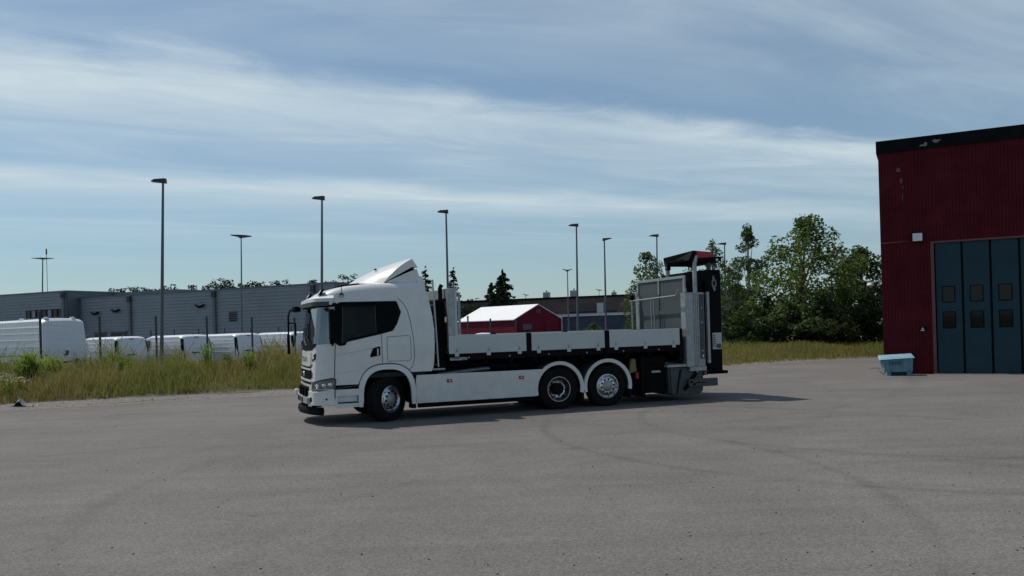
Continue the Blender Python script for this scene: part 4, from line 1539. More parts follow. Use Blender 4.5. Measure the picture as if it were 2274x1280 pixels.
for x, Y, h, w, lb in [(1295, 82, 1.9, 3.2, 'light bush at the foot of the lamp by the brown building'),
                       (1318, 84, 2.2, 2.4, 'taller light bush beside the lamp by the brown building'),
                       (1395, 86, 2.4, 3.6, 'low bush in front of the blue wall beside the framed panel'),
                       (1412, 92, 4.0, 2.4, 'dark shrub at the right end of the blue wall')]:
    broad_tree('bush', lb, 'bush', at_tree(x, Y), h, w, 0.0, 22, 50, 0.25, MT['leafB'], MT['bark'], group='bushes by the brown building', rclump=0.22, top=0.1)

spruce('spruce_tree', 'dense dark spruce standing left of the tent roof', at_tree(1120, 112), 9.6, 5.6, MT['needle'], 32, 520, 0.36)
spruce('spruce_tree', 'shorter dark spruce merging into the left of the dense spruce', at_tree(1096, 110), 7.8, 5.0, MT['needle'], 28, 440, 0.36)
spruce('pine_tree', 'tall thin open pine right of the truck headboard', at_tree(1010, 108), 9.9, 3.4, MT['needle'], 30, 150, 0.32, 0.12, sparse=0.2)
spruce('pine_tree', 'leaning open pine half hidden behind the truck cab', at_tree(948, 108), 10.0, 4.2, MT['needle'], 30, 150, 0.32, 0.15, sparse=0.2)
broad_tree('dark_tree', 'small dark round tree left of the tent', 'tree', at_tree(1044, 120), 6.3, 4.4, 0.1, 26, 60, 0.4, MT['leafC'], MT['bark'], rclump=0.15)
PG = 'dark pines above the warehouse roof'
for x, yt, w, lb in [(262, 638, 30, 'leftmost small pine top above the warehouse roof'), (300, 633, 46, 'wide pine top left of the tallest street lamp'),
                     (326, 638, 22, 'small pine top just left of the tallest street lamp'), (372, 631, 40, 'pine top touching the tallest street lamp'),
                     (350, 640, 22, 'low pine top behind the tallest street lamp pole'), (436, 631, 34, 'low pine top starting the long row of pines'),
                     (464, 630, 30, 'second pine top of the long row of pines'), (492, 618, 36, 'highest pine top left of the double lamp'),
                     (525, 628, 30, 'pine top just left of the double headed lamp'), (556, 625, 28, 'pine top just right of the double headed lamp'),
                     (588, 624, 34, 'pine top right of the double headed lamp'), (617, 621, 34, 'last pine top of the long row of pines'),
                     (640, 632, 26, 'low pine top at the right end of the row'), (695, 620, 34, 'pine top left of the cab street lamp'),
                     (735, 622, 40, 'pine top between the cab lamp and the roof spoiler'), (772, 610, 52, 'highest wide pine top in front of the roof spoiler')]:
    Y = 118
    t = pix(x, yt, Y)
    hh = t.z - 0.1
    broad_tree('pine_tree', lb, 'tree', (t.x, Y, 0.1), hh, w / 1800 * Y * 1.75, 0.5, 60, 44, 0.30, MT['needle'], MT['pinebark'], group=PG, rclump=0.085, top=0.0, minp=0.62)


# ------------------------------------------------------------------ the truck
# local x = metres behind the front axle, y = metres in from its left side, z up
TH = rad(21)
truck = empty('flatbed_truck', (-2.776, 17.841, 0), TH)
tag(truck, 'white three axle flatbed truck with a folded crash cushion on its tail', 'truck')

# cab outline (half of it): front face, corner, side
FR = -1.56
CS, CH = -1.12, 1.02            # corner starts on the side at x = CS and ends on the front at half width CH


def _outline():
    pts = []
    for h in np.linspace(0, CH, 40):
        pts.append((FR - 0.05 * (1 - (h / CH) ** 2), h))
    for a in np.linspace(0, math.pi / 2, 40)[1:]:
        e = 2 / 2.3
        pts.append((CS - (CS - FR) * math.cos(a) ** e, CH + (1.25 - CH) * math.sin(a) ** e))
    for s in np.linspace(CS, 0.95, 80)[1:]:
        pts.append((s, 1.25))
    return np.array(pts)


OUT = _outline()
OT = np.concatenate([[0], np.cumsum(np.hypot(*np.diff(OUT, axis=0).T))])
TMAX = OT[-1]


def t_of_s(s):
    """arc length from the front centre to side station s"""
    return float(np.interp(s, OUT[79 - 1:, 0], OT[79 - 1:])) if s > CS else float(np.interp(s, OUT[39:, 0], OT[39:]))


def rake(z):
    return float(np.interp(z, [0.4, 0.85, 1.2, 1.7, 2.62, 2.9], [-0.03, -0.02, 0.0, 0.03, 0.13, 0.2]))


def wsc(z):
    return float(np.interp(z, [0.4, 1.7, 2.3, 2.75, 3.2], [1.0, 1.0, 0.975, 0.945, 0.92]))


def cab_pt(t, z, off=0.0):
    """point on the cab skin; t signed arc length, positive = left side"""
    a = abs(t)
    s = float(np.interp(a, OT, OUT[:, 0]))
    h = float(np.interp(a, OT, OUT[:, 1]))
    if off:
        da = 0.02
        s1, h1 = float(np.interp(a + da, OT, OUT[:, 0])), float(np.interp(a + da, OT, OUT[:, 1]))
        s0, h0 = float(np.interp(max(0, a - da), OT, OUT[:, 0])), float(np.interp(max(0, a - da), OT, OUT[:, 1]))
        tx, ty = s1 - s0, h1 - h0
        l = math.hypot(tx, ty) or 1
        s += -ty / l * off
        h += tx / l * off
    fw = min(1, max(0, (-0.75 - s) / 0.5))
    fw = fw * fw * (3 - 2 * fw)
    h = h * wsc(z)
    return (s + rake(z) * fw, 1.25 - math.copysign(h, t), z)


def patch(ts, zlo, zhi, off=0.006, thick=0.02, nz=8):
    """solid sheet on the cab skin between two height curves (scalars, or pairs of t list and z list)"""
    def ev(c, t):
        return float(np.interp(t, c[0], c[1])) if isinstance(c, tuple) else c
    P, Q = [], []
    for t in ts:
        a, b = ev(zlo, t), ev(zhi, t)
        b = max(b, a + 0.002)
        zz = [a + (b - a) * k / nz for k in range(nz + 1)]
        P.append([cab_pt(t, z, off) for z in zz])
        Q.append([cab_pt(t, z, off - thick) for z in zz])
    return MB().slab(P, Q)


def span(a, b, step=0.04):
    n = max(2, int(abs(b - a) / step) + 1)
    return list(np.linspace(a, b, n))


def line_on_cab(tz, name, mat, parent, w=0.012, off=0.004):
    """thin raised line through (t, z) points"""
    P = []
    pts = []
    for (a, b) in zip(tz[:-1], tz[1:]):
        n = max(2, int(math.hypot(b[0] - a[0], b[1] - a[1]) / 0.04))
        pts += [(a[0] + (b[0] - a[0]) * k / n, a[1] + (b[1] - a[1]) * k / n) for k in range(n)]
    pts.append(tz[-1])
    A, B = [], []
    for i, p in enumerate(pts):
        q0, q1 = pts[max(0, i - 1)], pts[min(len(pts) - 1, i + 1)]
        dx, dz = q1[0] - q0[0], q1[1] - q0[1]
        l = math.hypot(dx, dz) or 1
        nx, nz_ = -dz / l * w / 2, dx / l * w / 2
        A.append([cab_pt(p[0] + nx, p[1] + nz_, off), cab_pt(p[0] - nx, p[1] - nz_, off)])
        B.append([cab_pt(p[0] + nx, p[1] + nz_, -0.01), cab_pt(p[0] - nx, p[1] - nz_, -0.01)])
    return MB().slab(A, B).build(name, mat, parent)


# door window outline (s, z) curves
WIN_LO = ([-1.17, -1.04, -0.89, -0.86, -0.11, 0.16, 0.27, 0.35], [1.78, 1.70, 1.72, 1.785, 1.935, 2.0, 2.17, 2.40])
WIN_HI = ([-1.17, -1.07, 0.27, 0.35], [2.62, 2.655, 2.66, 2.42])


def wlo(s):
    return float(np.interp(s, *WIN_LO))


def whi(s):
    return float(np.interp(s, *WIN_HI))


def arch_z(s, rx=0.66, rz=0.79, e=2.7):
    if abs(s) >= rx:
        return -1
    return 0.5 + rz * (1 - abs(s / rx) ** e) ** (1 / e)


WS_T = t_of_s(-1.215)                         # half arc of the windscreen


def zbot(s):
    b = 0.86 if s < 0 else 1.07
    return max(b, arch_z(s))


def cab_shell():
    ts_half = list(OT[::3]) if False else []
    ss = sorted(set(list(np.linspace(0, OT[78], 60)) + [t_of_s(s) for s in np.arange(CS + 0.0, 0.951, 0.03)] + [TMAX]))
    ts = [-t for t in reversed(ss)] + ss[1:]
    lev = list(np.arange(0.86, 2.721, 0.03))
    rows = []
    info = []
    for t in ts:
        s = float(np.interp(abs(t), OT, OUT[:, 0]))
        zb = zbot(s)
        rows.append([cab_pt(t, max(z, zb)) for z in lev])
        info.append((t, s, zb))

    def skip(i, j):
        t, s, zb = info[i]
        t2, s2, zb2 = info[i + 1]
        zc = (lev[j] + lev[j + 1]) / 2
        if lev[j + 1] <= min(zb, zb2):
            return True
        tm, sm = abs(t + t2) / 2, (s + s2) / 2
        if tm < WS_T - 0.03 and 1.76 < zc < 2.58:
            return True
        if -0.96 < sm < -0.22 and wlo(sm) + 0.03 < zc < 2.60 and tm > OT[78]:
            return True
        return False
    m = MB().grid(rows, skip)
    # roof: rounded edge, then crown to the middle
    def zr(s):
        return float(np.interp(s, [-1.7, -1.45, -1.2, -0.8, -0.3, 0.3, 0.95], [2.84, 2.90, 2.955, 3.03, 3.085, 3.11, 3.12]))
    top = [r[-1] for r in rows]
    R = []
    for k in range(0, 7):
        a = math.pi / 2 * k / 6
        ring = []
        for (x, y, z), (t, s, zb) in zip(top, info):
            h = y - 1.25
            ins = 0.20 * (1 - math.cos(a))
            h2 = math.copysign(max(0, abs(h) - ins * min(1, abs(h) / 0.9)), h)
            fw = min(1, max(0, (-1.0 - s) / 0.4))
            x2 = x + 0.30 * (1 - math.cos(a)) * fw
            ring.append((x2, 1.25 + h2, z + (zr(x2) - z) * 0.93 * math.sin(a)))
        R.append(ring)
    for k in range(1, 6):
        q = k / 5
        ring = []
        for (x, y, z) in R[6]:
            x2 = x + (max(x, -0.9) - x) * q
            ring.append((x2, 1.25 + (y - 1.25) * (1 - q), z + (zr(x2) - z) * (1 - (1 - q) ** 2)))
        R.append(ring)
    m.grid([[R[k][i] for k in range(len(R))] for i in range(len(top))])
    # back wall
    back = [rows[0], rows[-1]]
    m.grid([[p, q] for p, q in zip(rows[0][7:], rows[-1][7:])])
    m.grid([[R[k][0], R[k][-1]] for k in range(len(R))])
    return m.build('cab', MT['white'], truck, smooth=28)


cab = cab_shell()

tS = t_of_s
for sd in (1, -1):
    def T(a, b, st=0.04):
        return [sd * t for t in span(tS(a), tS(b), st)]
    lo = (sorted([sd * tS(s) for s in WIN_LO[0]]), [z for _, z in sorted(zip([sd * tS(s) for s in WIN_LO[0]], WIN_LO[1]))])
    hi = (sorted([sd * tS(s) for s in WIN_HI[0]]), [z for _, z in sorted(zip([sd * tS(s) for s in WIN_HI[0]], WIN_HI[1]))])
    lo2 = (lo[0], [z + 0.055 for z in lo[1]])
    patch(T(-1.19, -0.985), lo, hi, 0.008).build('window_surround', MT['gloss'], cab, smooth=30)
    patch(T(-0.21, 0.355, 0.03), lo, hi, 0.008).build('quarter_window', MT['gloss'], cab, smooth=30)
    patch(T(-0.985, -0.21), 2.555, hi, 0.008).build('window_surround', MT['gloss'], cab, smooth=30)
    patch(T(-0.985, -0.21), lo, lo2, 0.008).build('window_surround', MT['gloss'], cab, smooth=30)
    patch(T(-0.985, -0.21), lo2, 2.555, 0.001, 0.006).build('door_window', MT['glass'], cab, smooth=30)
    # A pillar between windscreen and door window
    patch([sd * t for t in span(WS_T, tS(-1.19), 0.03)], 1.70, 2.64, 0.007).build('front_pillar', MT['gloss'], cab, smooth=30)
    # door seams, hatch and crease lines
    D = lambda s: sd * tS(s)
    line_on_cab([(D(-1.14), 0.90), (D(-1.14), 1.74)], 'door_seam', MT['seam'], cab, 0.018)
    line_on_cab([(D(-0.10), 1.27), (D(-0.10), 1.93)], 'door_seam', MT['seam'], cab, 0.012)
    line_on_cab([(D(0.02), 1.34), (D(0.02), 1.87), (D(0.52), 1.885), (D(0.55), 1.85), (D(0.55), 1.37), (D(0.52), 1.33), (D(0.02), 1.33)], 'hatch_seam', MT['seam'], cab, 0.008)
    line_on_cab([(D(0.30), 2.72), (D(0.42), 2.6), (D(0.50), 2.45), (D(0.56), 2.2), (D(0.62), 1.8), (D(0.63), 1.4), (D(0.58), 1.2), (D(0.48), 1.10)], 'panel_seam', MT['seam'], cab, 0.012)
    line_on_cab([(D(-1.13), 1.50), (D(-0.7), 1.565), (D(-0.13), 1.66)], 'crease', MT['paleprint'], cab, 0.010)
    line_on_cab([(D(-1.13), 1.10), (D(-0.62), 1.17)], 'crease', MT['paleprint'], cab, 0.008)
    hn = patch(T(-0.36, -0.14, 0.03), (sorted([D(-0.36), D(-0.14)]), sorted([1.43, 1.47], reverse=(sd < 0))), (sorted([D(-0.36), D(-0.30), D(-0.14)]), [1.48, 1.63, 1.67] if sd > 0 else [1.67, 1.63, 1.48]), 0.006).build('door_handle', MT['black'], cab)
    y_ = -0.02 if sd > 0 else 2.52
    MB().tube([(-0.20, y_, 1.47), (-0.195, y_, 1.62)], 0.016, 8).build('grip', MT['whitep'], hn)

# windscreen and what surrounds it
ws = patch(span(-WS_T, WS_T, 0.05), (([-WS_T, -1.0, 0, 1.0, WS_T]), [1.76, 1.735, 1.715, 1.735, 1.76]), 2.60, 0.004, 0.008).build('windscreen', MT['wglass'], cab, smooth=30)
patch(span(-WS_T, WS_T, 0.05), 2.555, 2.64, 0.009).build('windscreen_head', MT['gloss'], cab, smooth=30)
patch(span(-1.12, 1.12, 0.05), (([-1.12, -0.8, 0, 0.8, 1.12]), [1.70, 1.625, 1.60, 1.625, 1.70]), (([-1.12, 0, 1.12]), [1.77, 1.735, 1.77]), 0.012, 0.03).build('wiper_cowl', MT['black'], cab, smooth=30)
for t0 in (-0.75, 0.05, 0.72):
    a, b, c = cab_pt(t0, 1.70, 0.03), cab_pt(t0 - 0.12, 1.80, 0.04), cab_pt(t0 - 0.5, 1.93, 0.035)
    w = MB().tube([a, b, c], 0.013, 6).build('wiper', MT['black'], cab)
    MB().tube([cab_pt(t0 - 0.28, 1.76, 0.025), c, cab_pt(t0 - 0.68, 2.12, 0.025)], 0.010, 5).build('wiper_blade', MT['black'], w)

# sun visor: a curved shelf standing proud above the windscreen
def visor():
    P, Q = [], []
    for t in span(-1.42, 1.42, 0.05):
        a = cab_pt(t, 2.66, 0.02)
        b = cab_pt(t, 2.60, 0.12)
        c = cab_pt(t, 2.74, 0.15)
        d = cab_pt(t, 2.80, 0.02)
        P.append([a, b, c, d])
    m = MB().grid([r + [r[0]] for r in P])
    m.add(P[0], [(0, 1, 2, 3)])
    m.add(P[-1], [(3, 2, 1, 0)])
    v = m.build('sun_visor', MT['whitep'], cab, smooth=40, weld=True)
    P = [[cab_pt(t, 2.575, 0.122), cab_pt(t, 2.665, 0.148)] for t in span(-1.36, 1.36, 0.05)]
    Q = [[cab_pt(t, 2.575, 0.110), cab_pt(t, 2.665, 0.136)] for t in span(-1.36, 1.36, 0.05)]
    MB().slab(P, Q).build('visor_tint', MT['greysteel'], v, smooth=40)


visor()
for t in (-1.08, 1.08):
    c = cab_pt(t, 2.83, 0.0)
    P = [[(c[0] - 0.05 + 0.08 * k, c[1] - 0.10 * math.copysign(1, t) * 0 + q, c[2] - 0.02 + 0.13 * k + 0.0) for q in (-0.10, 0.10)] for k in (0, 1)]
    lp = MB().slab(P, [[(x + 0.06, y, z) for x, y, z in r] for r in P]).build('roof_lamp', MT['gloss'], cab, bevel=0.01)
    P = [[(c[0] - 0.055 + 0.08 * k, c[1] + q, c[2] - 0.02 + 0.13 * k) for q in (-0.065, 0.065)] for k in (0.2, 0.85)]
    MB().slab(P, [[(x + 0.02, y, z) for x, y, z in r] for r in P]).build('lamp_lens', MT['signwhite'], lp)
hn = MB().lathe([(0.0, 0.03), (0.045, 0.025), (0.05, -0.01)], (-0.94, 0.055, 2.80), 'y', 14).build('aerial_base', MT['black'], cab)
MB().tube([(-0.94, 0.03, 2.80), (-0.93, 0.05, 3.06)], 0.008, 5).build('aerial_rod', MT['black'], hn)
MB().prism([(-0.9, 3.02), (-0.9, 3.05), (-0.4, 3.11), (-0.4, 3.08)], 0.75, 1.75).build('roof_hatch', MT['black'], cab, bevel=0.008)

# front: panels, grille, lamps
def fpatch(a, b, z0, z1, name, mat, par=None, off=0.006, thick=0.02):
    return patch(span(a, b, 0.05), z0, z1, off, thick).build(name, mat, par or cab, smooth=30)


g1 = fpatch(-0.80, 0.80, (([-0.8, -0.7, 0.7, 0.8]), [1.32, 1.27, 1.27, 1.32]), 1.585, 'front_panel', MT['white'], None, 0.022, 0.03)
fpatch(-0.92, 0.92, (([-0.92, -0.76, 0.76, 0.92]), [1.30, 1.225, 1.225, 1.30]), (([-0.92, -0.76, 0.76, 0.92]), [1.33, 1.265, 1.265, 1.33]), 'panel_gap', MT['black'], None, 0.008)
fpatch(-0.86, 0.86, 1.19, 1.225, 'grille_bar', MT['white'], None, 0.03, 0.04)
gb = fpatch(-0.86, 0.86, 0.985, 1.185, 'grille', MT['black'], None, 0.004, 0.02)
for k in range(5):
    fpatch(-0.84, 0.84, 1.0 + k * 0.038, 1.012 + k * 0.038, 'grille_slat', MT['steelblk'], gb, 0.018, 0.02)
MB().lathe([(0.0, -0.03), (0.05, -0.025), (0.062, 0.0)], cab_pt(0.0, 1.085, 0.02), 'x', 18).build('round_badge', MT['chrome'], gb, smooth=40)
fpatch(-0.98, 0.98, 0.94, 0.975, 'grille_bar', MT['white'], None, 0.03, 0.04)
fpatch(-0.86, 0.86, 0.875, 0.93, 'grille_slot', MT['black'], None, 0.004)
for sd in (1, -1):
    fpatch(sd * 0.90, sd * 0.96, 1.02, 1.14, 'side_vent', MT['black'])
    lp = fpatch(sd * 0.93, sd * 1.13, (sorted([sd * 0.93, sd * 1.13]), [1.38, 1.43] if sd > 0 else [1.43, 1.38]), (sorted([sd * 0.93, sd * 1.13]), [1.47, 1.56] if sd > 0 else [1.56, 1.47]), 'marker_lamp', MT['gloss'], None, 0.012)
    fpatch(sd * 0.99, sd * 1.08, 1.44, 1.49, 'lamp_lens', MT['signwhite'], lp, 0.018, 0.01)
sx, sy, sz = cab_pt(0, 1.42, 0.026)
# individual letters follow the front panel
for i, chh in enumerate('SCANIA'):
    t = -0.40 + i * 0.16
    p = cab_pt(t, 1.42, 0.026)
    text_obj(chh, 'letter', MT['galv'], g1, 0.19, p, (rad(90), 0, rad(-90)), 0.006, 0.9)

# headlamps wrap the corners
for sd in (1, -1):
    t0, t1 = 1.0, tS(-1.13)
    ts = [sd * t for t in span(t0, t1, 0.03)]
    lo = (sorted([sd * t0, sd * t1]), [0.735, 0.79] if sd > 0 else [0.79, 0.735])
    hi = (sorted([sd * t0, sd * (t0 + 0.3), sd * t1]), [0.90, 0.965, 1.0] if sd > 0 else [1.0, 0.965, 0.90])
    hl = patch(ts, lo, hi, 0.012, 0.05).build('headlamp', MT['headlamp'], cab, smooth=30)
    line_on_cab([(sd * t0, 0.735), (sd * t1, 0.785), (sd * (t1 + 0.012), 0.99), (sd * (t1 - 0.06), 1.01), (sd * (t0 + 0.3), 0.98), (sd * t0, 0.91)], 'lamp_trim', MT['seam'], hl, 0.03, 0.016)
    for k, tt in enumerate((1.18, 1.32, 1.45)):
        c = cab_pt(sd * tt, 0.855 + 0.012 * k, 0.014)
        MB().lathe([(0.0, 0.012), (0.03, 0.010), (0.05, -0.012), (0.058, -0.012)], (0, 0, 0), 'x', 16).build('reflector', MT['chrome'], hl, smooth=40, loc=c, rot=(0, 0, math.pi + (rad(62) if k else rad(40)) * sd))
    patch([sd * t for t in span(1.08, t1 - 0.04, 0.03)], 0.775, 0.79, 0.018, 0.01).build('light_strip', MT['chrome'], hl)

# bumper, its intake, fog lamps, plough shoe
bt = tS(-1.14)
bl = (([-bt, -1.3, -0.6, 0.6, 1.3, bt]), [0.43, 0.44, 0.45, 0.45, 0.44, 0.43])
bh = (([-bt, -1.2, -1.0, 1.0, 1.2, bt]), [0.78, 0.74, 0.74, 0.74, 0.74, 0.78])
bump = patch(span(-bt, bt, 0.05), bl, bh, 0.035, 0.10).build('bumper', MT['white'], truck, smooth=35, bevel=0.012)
fpatch(-0.98, 0.98, 0.73, 0.872, 'bumper_top', MT['white'], bump, 0.02, 0.05)
ik = fpatch(-0.72, 0.72, 0.64, 0.83, 'air_intake', MT['black'], bump, 0.045, 0.03)
for t in (-0.55, -0.2, 0.2, 0.55):
    fpatch(t - 0.04, t + 0.04, 0.52, 0.80, 'bar', MT['steelblk'], ik, 0.075, 0.04)
fpatch(-0.9, 0.9, 0.47, 0.60, 'plough_plate', MT['galv'], bump, 0.10, 0.06)
for t in (-0.35, 0.0, 0.35):
    fpatch(t - 0.03, t + 0.03, 0.48, 0.59, 'coupling', MT['black'], bump, 0.12, 0.03)
MB().box(-1.74, -1.66, 2.30, 2.42, 0.55, 0.68).build('corner_marker', MT['signwhite'], bump, bevel=0.02)
for sd in (1, -1):
    p = cab_pt(sd * 1.02, 0.565, 0.04)
    MB().lathe([(0.0, -0.005), (0.055, -0.006), (0.062, 0.02)], (0, 0, 0), 'x', 16).build('fog_lamp', MT['gloss'], bump, smooth=40, loc=p, rot=(0, 0, rad(15) * sd))
    p = cab_pt(sd * (bt - 0.16), 0.57, 0.036)
    MB().lathe([(0.0, -0.004), (0.022, -0.004), (0.024, 0.01)], (0, 0, 0), 'y', 12).build('sensor', MT['black'], bump, loc=p)
P, Q = [], []
for y in np.linspace(0.28, 2.22, 17):
    c = 1 - ((y - 1.25) / 0.97) ** 2
    x = -1.36 - 0.30 * c ** 0.6
    P.append([(x - 0.10, y, 0.23), (x - 0.125, y, 0.30), (x - 0.11, y, 0.37)])
    Q.append([(x, y, 0.20), (x + 0.02, y, 0.30), (x, y, 0.38)])
sh = MB().slab(P, Q).build('plough_shoe', MT['rubber'], truck, smooth=40)
for y in (0.7, 1.8):
    MB().box(-1.55, -1.35, y - 0.06, y + 0.06, 0.36, 0.50).build('bracket', MT['steelblk'], sh)

# lower cab sides: step panel, black gap, wheel arch flare, mudflap
for sd in (1, -1):
    def yy(o):
        return o if sd > 0 else 2.5 - o
    def bxs(m, x0, x1, o0, o1, z0, z1):
        a, b = sorted((yy(o0), yy(o1)))
        return m.box(x0, x1, a, b, z0, z1)
    gap = bxs(MB(), -1.12, -0.60, 0.02, 0.10, 0.76, 0.865).build('side_gap', MT['black'], truck)
    MB().add([(-1.12, yy(-0.002), 0.80), (-0.62, yy(-0.002), 0.845), (-0.62, yy(-0.002), 0.825), (-1.12, yy(-0.002), 0.785), (-1.12, yy(0.03), 0.80), (-0.62, yy(0.03), 0.845), (-0.62, yy(0.03), 0.825), (-1.12, yy(0.03), 0.785)], [(0, 1, 2, 3), (7, 6, 5, 4), (0, 4, 5, 1), (2, 6, 7, 3), (1, 5, 6, 2), (0, 3, 7, 4)]).build('trim_strip', MT['seam'], gap)
    m = MB()
    for x0, x1, z0, z1 in ((-1.135, -0.60, 0.62, 0.765), (-1.135, -1.09, 0.46, 0.62), (-0.64, -0.60, 0.46, 0.62), (-1.135, -0.60, 0.37, 0.46)):
        bxs(m, x0, x1, 0.0, 0.05, z0 + 0.001, z1 - 0.001)
    sp = m.build('step_panel', MT['white'], truck)
    bxs(MB(), -1.09, -0.64, 0.06, 0.30, 0.45, 0.63).build('step_recess', MT['whitep'], sp)
    bxs(MB(), -1.09, -0.64, 0.004, 0.06, 0.462, 0.485).build('step_tread', MT['black'], sp)
    # flare
    P, Q = [], []
    ang = np.linspace(0, math.pi, 41)
    def se(a, rx, rz, zc):
        e = 2 / 2.7
        c, s = math.cos(a), math.sin(a)
        return (math.copysign(abs(c) ** e, c) * rx, zc + abs(s) ** e * rz)
    ring_o = [(0.625, 0.36)] + [se(a, 0.645, 0.765, 0.5) for a in ang] + [(-0.625, 0.36)]
    ring_i = [(0.545, 0.36)] + [se(a, 0.535, 0.655, 0.5) for a in ang] + [(-0.555, 0.36)]
    P = [[(o[0], yy(-0.01), o[1]), (i[0], yy(-0.035), i[1])] for o, i in zip(ring_o, ring_i)]
    Q = [[(o[0], yy(0.06), o[1]), (i[0], yy(0.06), i[1])] for o, i in zip(ring_o, ring_i)]
    fl = MB().slab(P, Q).build('arch_flare', MT['white'], truck, smooth=30)
    P = [[(i[0] * 1.002, yy(0.062), i[1]), (i[0] * 1.002, yy(0.62), i[1])] for i in ring_i]
    MB().grid(P).build('wheel_well', MT['rubber'], truck, smooth=40)
    P = [[(o[0] * 1.0, yy(0.012), o[1]), (o[0] * 1.0 + math.copysign(0.012, o[0]), yy(0.012), o[1] + 0.026)] for o in ring_o[1:-1]]
    Q = [[(p[0], yy(0.05), p[2]) for p in r] for r in P]
    MB().slab(P, Q).build('arch_gap', MT['seam'], fl)
    bxs(MB(), 0.535, 0.635, -0.005, 0.30, 0.26, 0.355).build('mudflap', MT['rubber'], fl)

# cab back fairing (side deflector) and the roof spoiler
for sd in (1, -1):
    def yy(o):
        return o if sd > 0 else 2.5 - o
    zs_ = [1.07, 1.14, 1.3, 1.6, 1.97, 2.3, 2.6, 2.72, 2.95, 3.12, 3.22]
    xr_ = [1.01, 1.05, 1.075, 1.095, 1.10, 1.07, 1.02, 0.99, 0.935, 0.89, 0.86]
    yo = [0.0, 0.0, 0.0, 0.0, 0.005, 0.03, 0.055, 0.065, 0.11, 0.19, 0.28]
    P = [[(0.80, yy(o + 0.012), z), (0.93, yy(o - 0.002), z), (x, yy(o - 0.004), z)] for z, x, o in zip(zs_, xr_, yo)]
    Q = [[(a, b + (0.05 if sd > 0 else -0.05), c) for a, b, c in r] for r in P]
    MB().slab(P, Q).build('side_deflector', MT['white'], truck, smooth=35)


def roof_spoiler():
    ys = np.linspace(0.26, 2.24, 17)
    P = []
    for y in ys:
        q = (y - 1.25) / 0.99
        sf = 0.02 - 0.62 * (1 - q * q)
        sb = 0.70
        row = []
        for k in range(9):
            u = k / 8
            x = sf + (sb - sf) * u
            z = 3.09 + (3.645 - 3.09) * (u ** 0.92) + 0.05 * math.sin(math.pi * u) - 0.03 * q ** 4
            row.append((x, y, z))
        row.append((0.83, y, 3.435 - 0.02 * q ** 4))
        P.append(row)
    m = MB().grid(P)
    for row in (P[0], P[-1]):
        base = [(p[0], p[1], min(p[2] - 0.004, 3.10 + 0.40 * max(0, (p[0] - 0.08) / 0.75))) for p in row]
        m.grid([[p, q] for p, q in zip(row, base)])
    sp = m.build('roof_spoiler', MT['white'], truck, smooth=30)
    # wedge under the spoiler, closing it onto the roof
    for sg in (0, 1):
        y0, y1 = ((0.24, 0.30), (2.20, 2.26))[sg]
        MB().prism([(0.10, 3.08), (0.84, 3.08), (0.86, 3.20), (0.80, 3.385), (0.62, 3.32), (0.12, 3.105)], y0, y1).build('spoiler_side', MT['white'], sp, bevel=0.01)
    MB().box(0.70, 0.76, 0.31, 2.19, 3.08, 3.40).build('spoiler_back', MT['black'], sp)
    MB().lathe([(0.0, 0.04), (0.03, 0.03), (0.035, 0.0)], (-0.02, 0.85, 3.40), 'z', 10).build('beacon_stub', MT['black'], sp)


roof_spoiler()

# mirrors and camera arms
mr = MB().tube([(-1.30, -0.0, 2.50), (-1.28, -0.10, 2.52), (-1.22, -0.17, 2.46)], 0.03, 8).tube([(-1.16, 0.0, 1.76), (-1.2, -0.10, 1.78), (-1.22, -0.16, 1.86)], 0.035, 8).build('mirror', MT['black'], truck, smooth=40)
MB().box(-1.25, -1.15, -0.28, -0.06, 1.84, 2.50).build('mirror_housing', MT['black'], mr, bevel=0.03, seg=3)
mr = MB().tube([(-1.45, 2.30, 2.60), (-1.62, 2.42, 2.62), (-1.78, 2.54, 2.56), (-1.82, 2.58, 2.42), (-1.83, 2.59, 1.55)], 0.022, 8).tube([(-1.84, 2.60, 2.25), (-1.66, 2.52, 2.25), (-1.66, 2.52, 1.95)], 0.020, 6).build('mirror', MT['black'], truck, smooth=40)
MB().box(-1.86, -1.80, 2.50, 2.68, 1.50, 2.0).build('mirror_housing', MT['black'], mr, bevel=0.03, seg=3)
MB().lathe([(0.0, 0.10), (0.08, 0.08), (0.12, -0.03), (0.0, -0.06)], (-1.66, 2.34, 2.56), 'z', 14).build('kerb_mirror', MT['black'], mr, smooth=40)

# cab interior
it = MB().box(-1.40, 0.88, 0.10, 2.40, 0.98, 1.08).build('cab_floor', MT['interior'], truck)
MB().box(0.80, 0.86, 0.12, 2.38, 1.09, 2.9).build('rear_lining', MT['interior'], it)
MB().prism([(-1.46, 1.10), (-1.46, 1.66), (-1.15, 1.74), (-0.95, 1.66), (-0.98, 1.10)], 0.14, 2.36).build('dashboard', MT['interior'], it, bevel=0.03)
MB().box(-1.25, 0.84, 0.14, 2.36, 2.70, 2.74).build('headliner', MT['interior_lt'], it)
for yc in (0.66, 1.84):
    st_ = MB().box(-0.42, 0.08, yc - 0.26, yc + 0.26, 1.30, 1.50).build('seat', MT['interior'], it, bevel=0.05, seg=3)
    MB().prism([(-0.02, 1.45), (0.14, 1.45), (0.26, 2.12), (0.10, 2.14)], yc - 0.24, yc + 0.24).build('seat_back', MT['interior'], st_, bevel=0.04, seg=3)
    MB().prism([(0.10, 2.15), (0.22, 2.15), (0.25, 2.36), (0.14, 2.36)], yc - 0.13, yc + 0.13).build('headrest', MT['interior'], st_, bevel=0.03, seg=3)
a_ = rad(62)
sw = MB()
cc = Vector((-0.80, 0.66, 1.72))
ax = Vector((math.sin(a_ - rad(90)) * -1, 0, math.cos(a_ - rad(90))))
ring = []
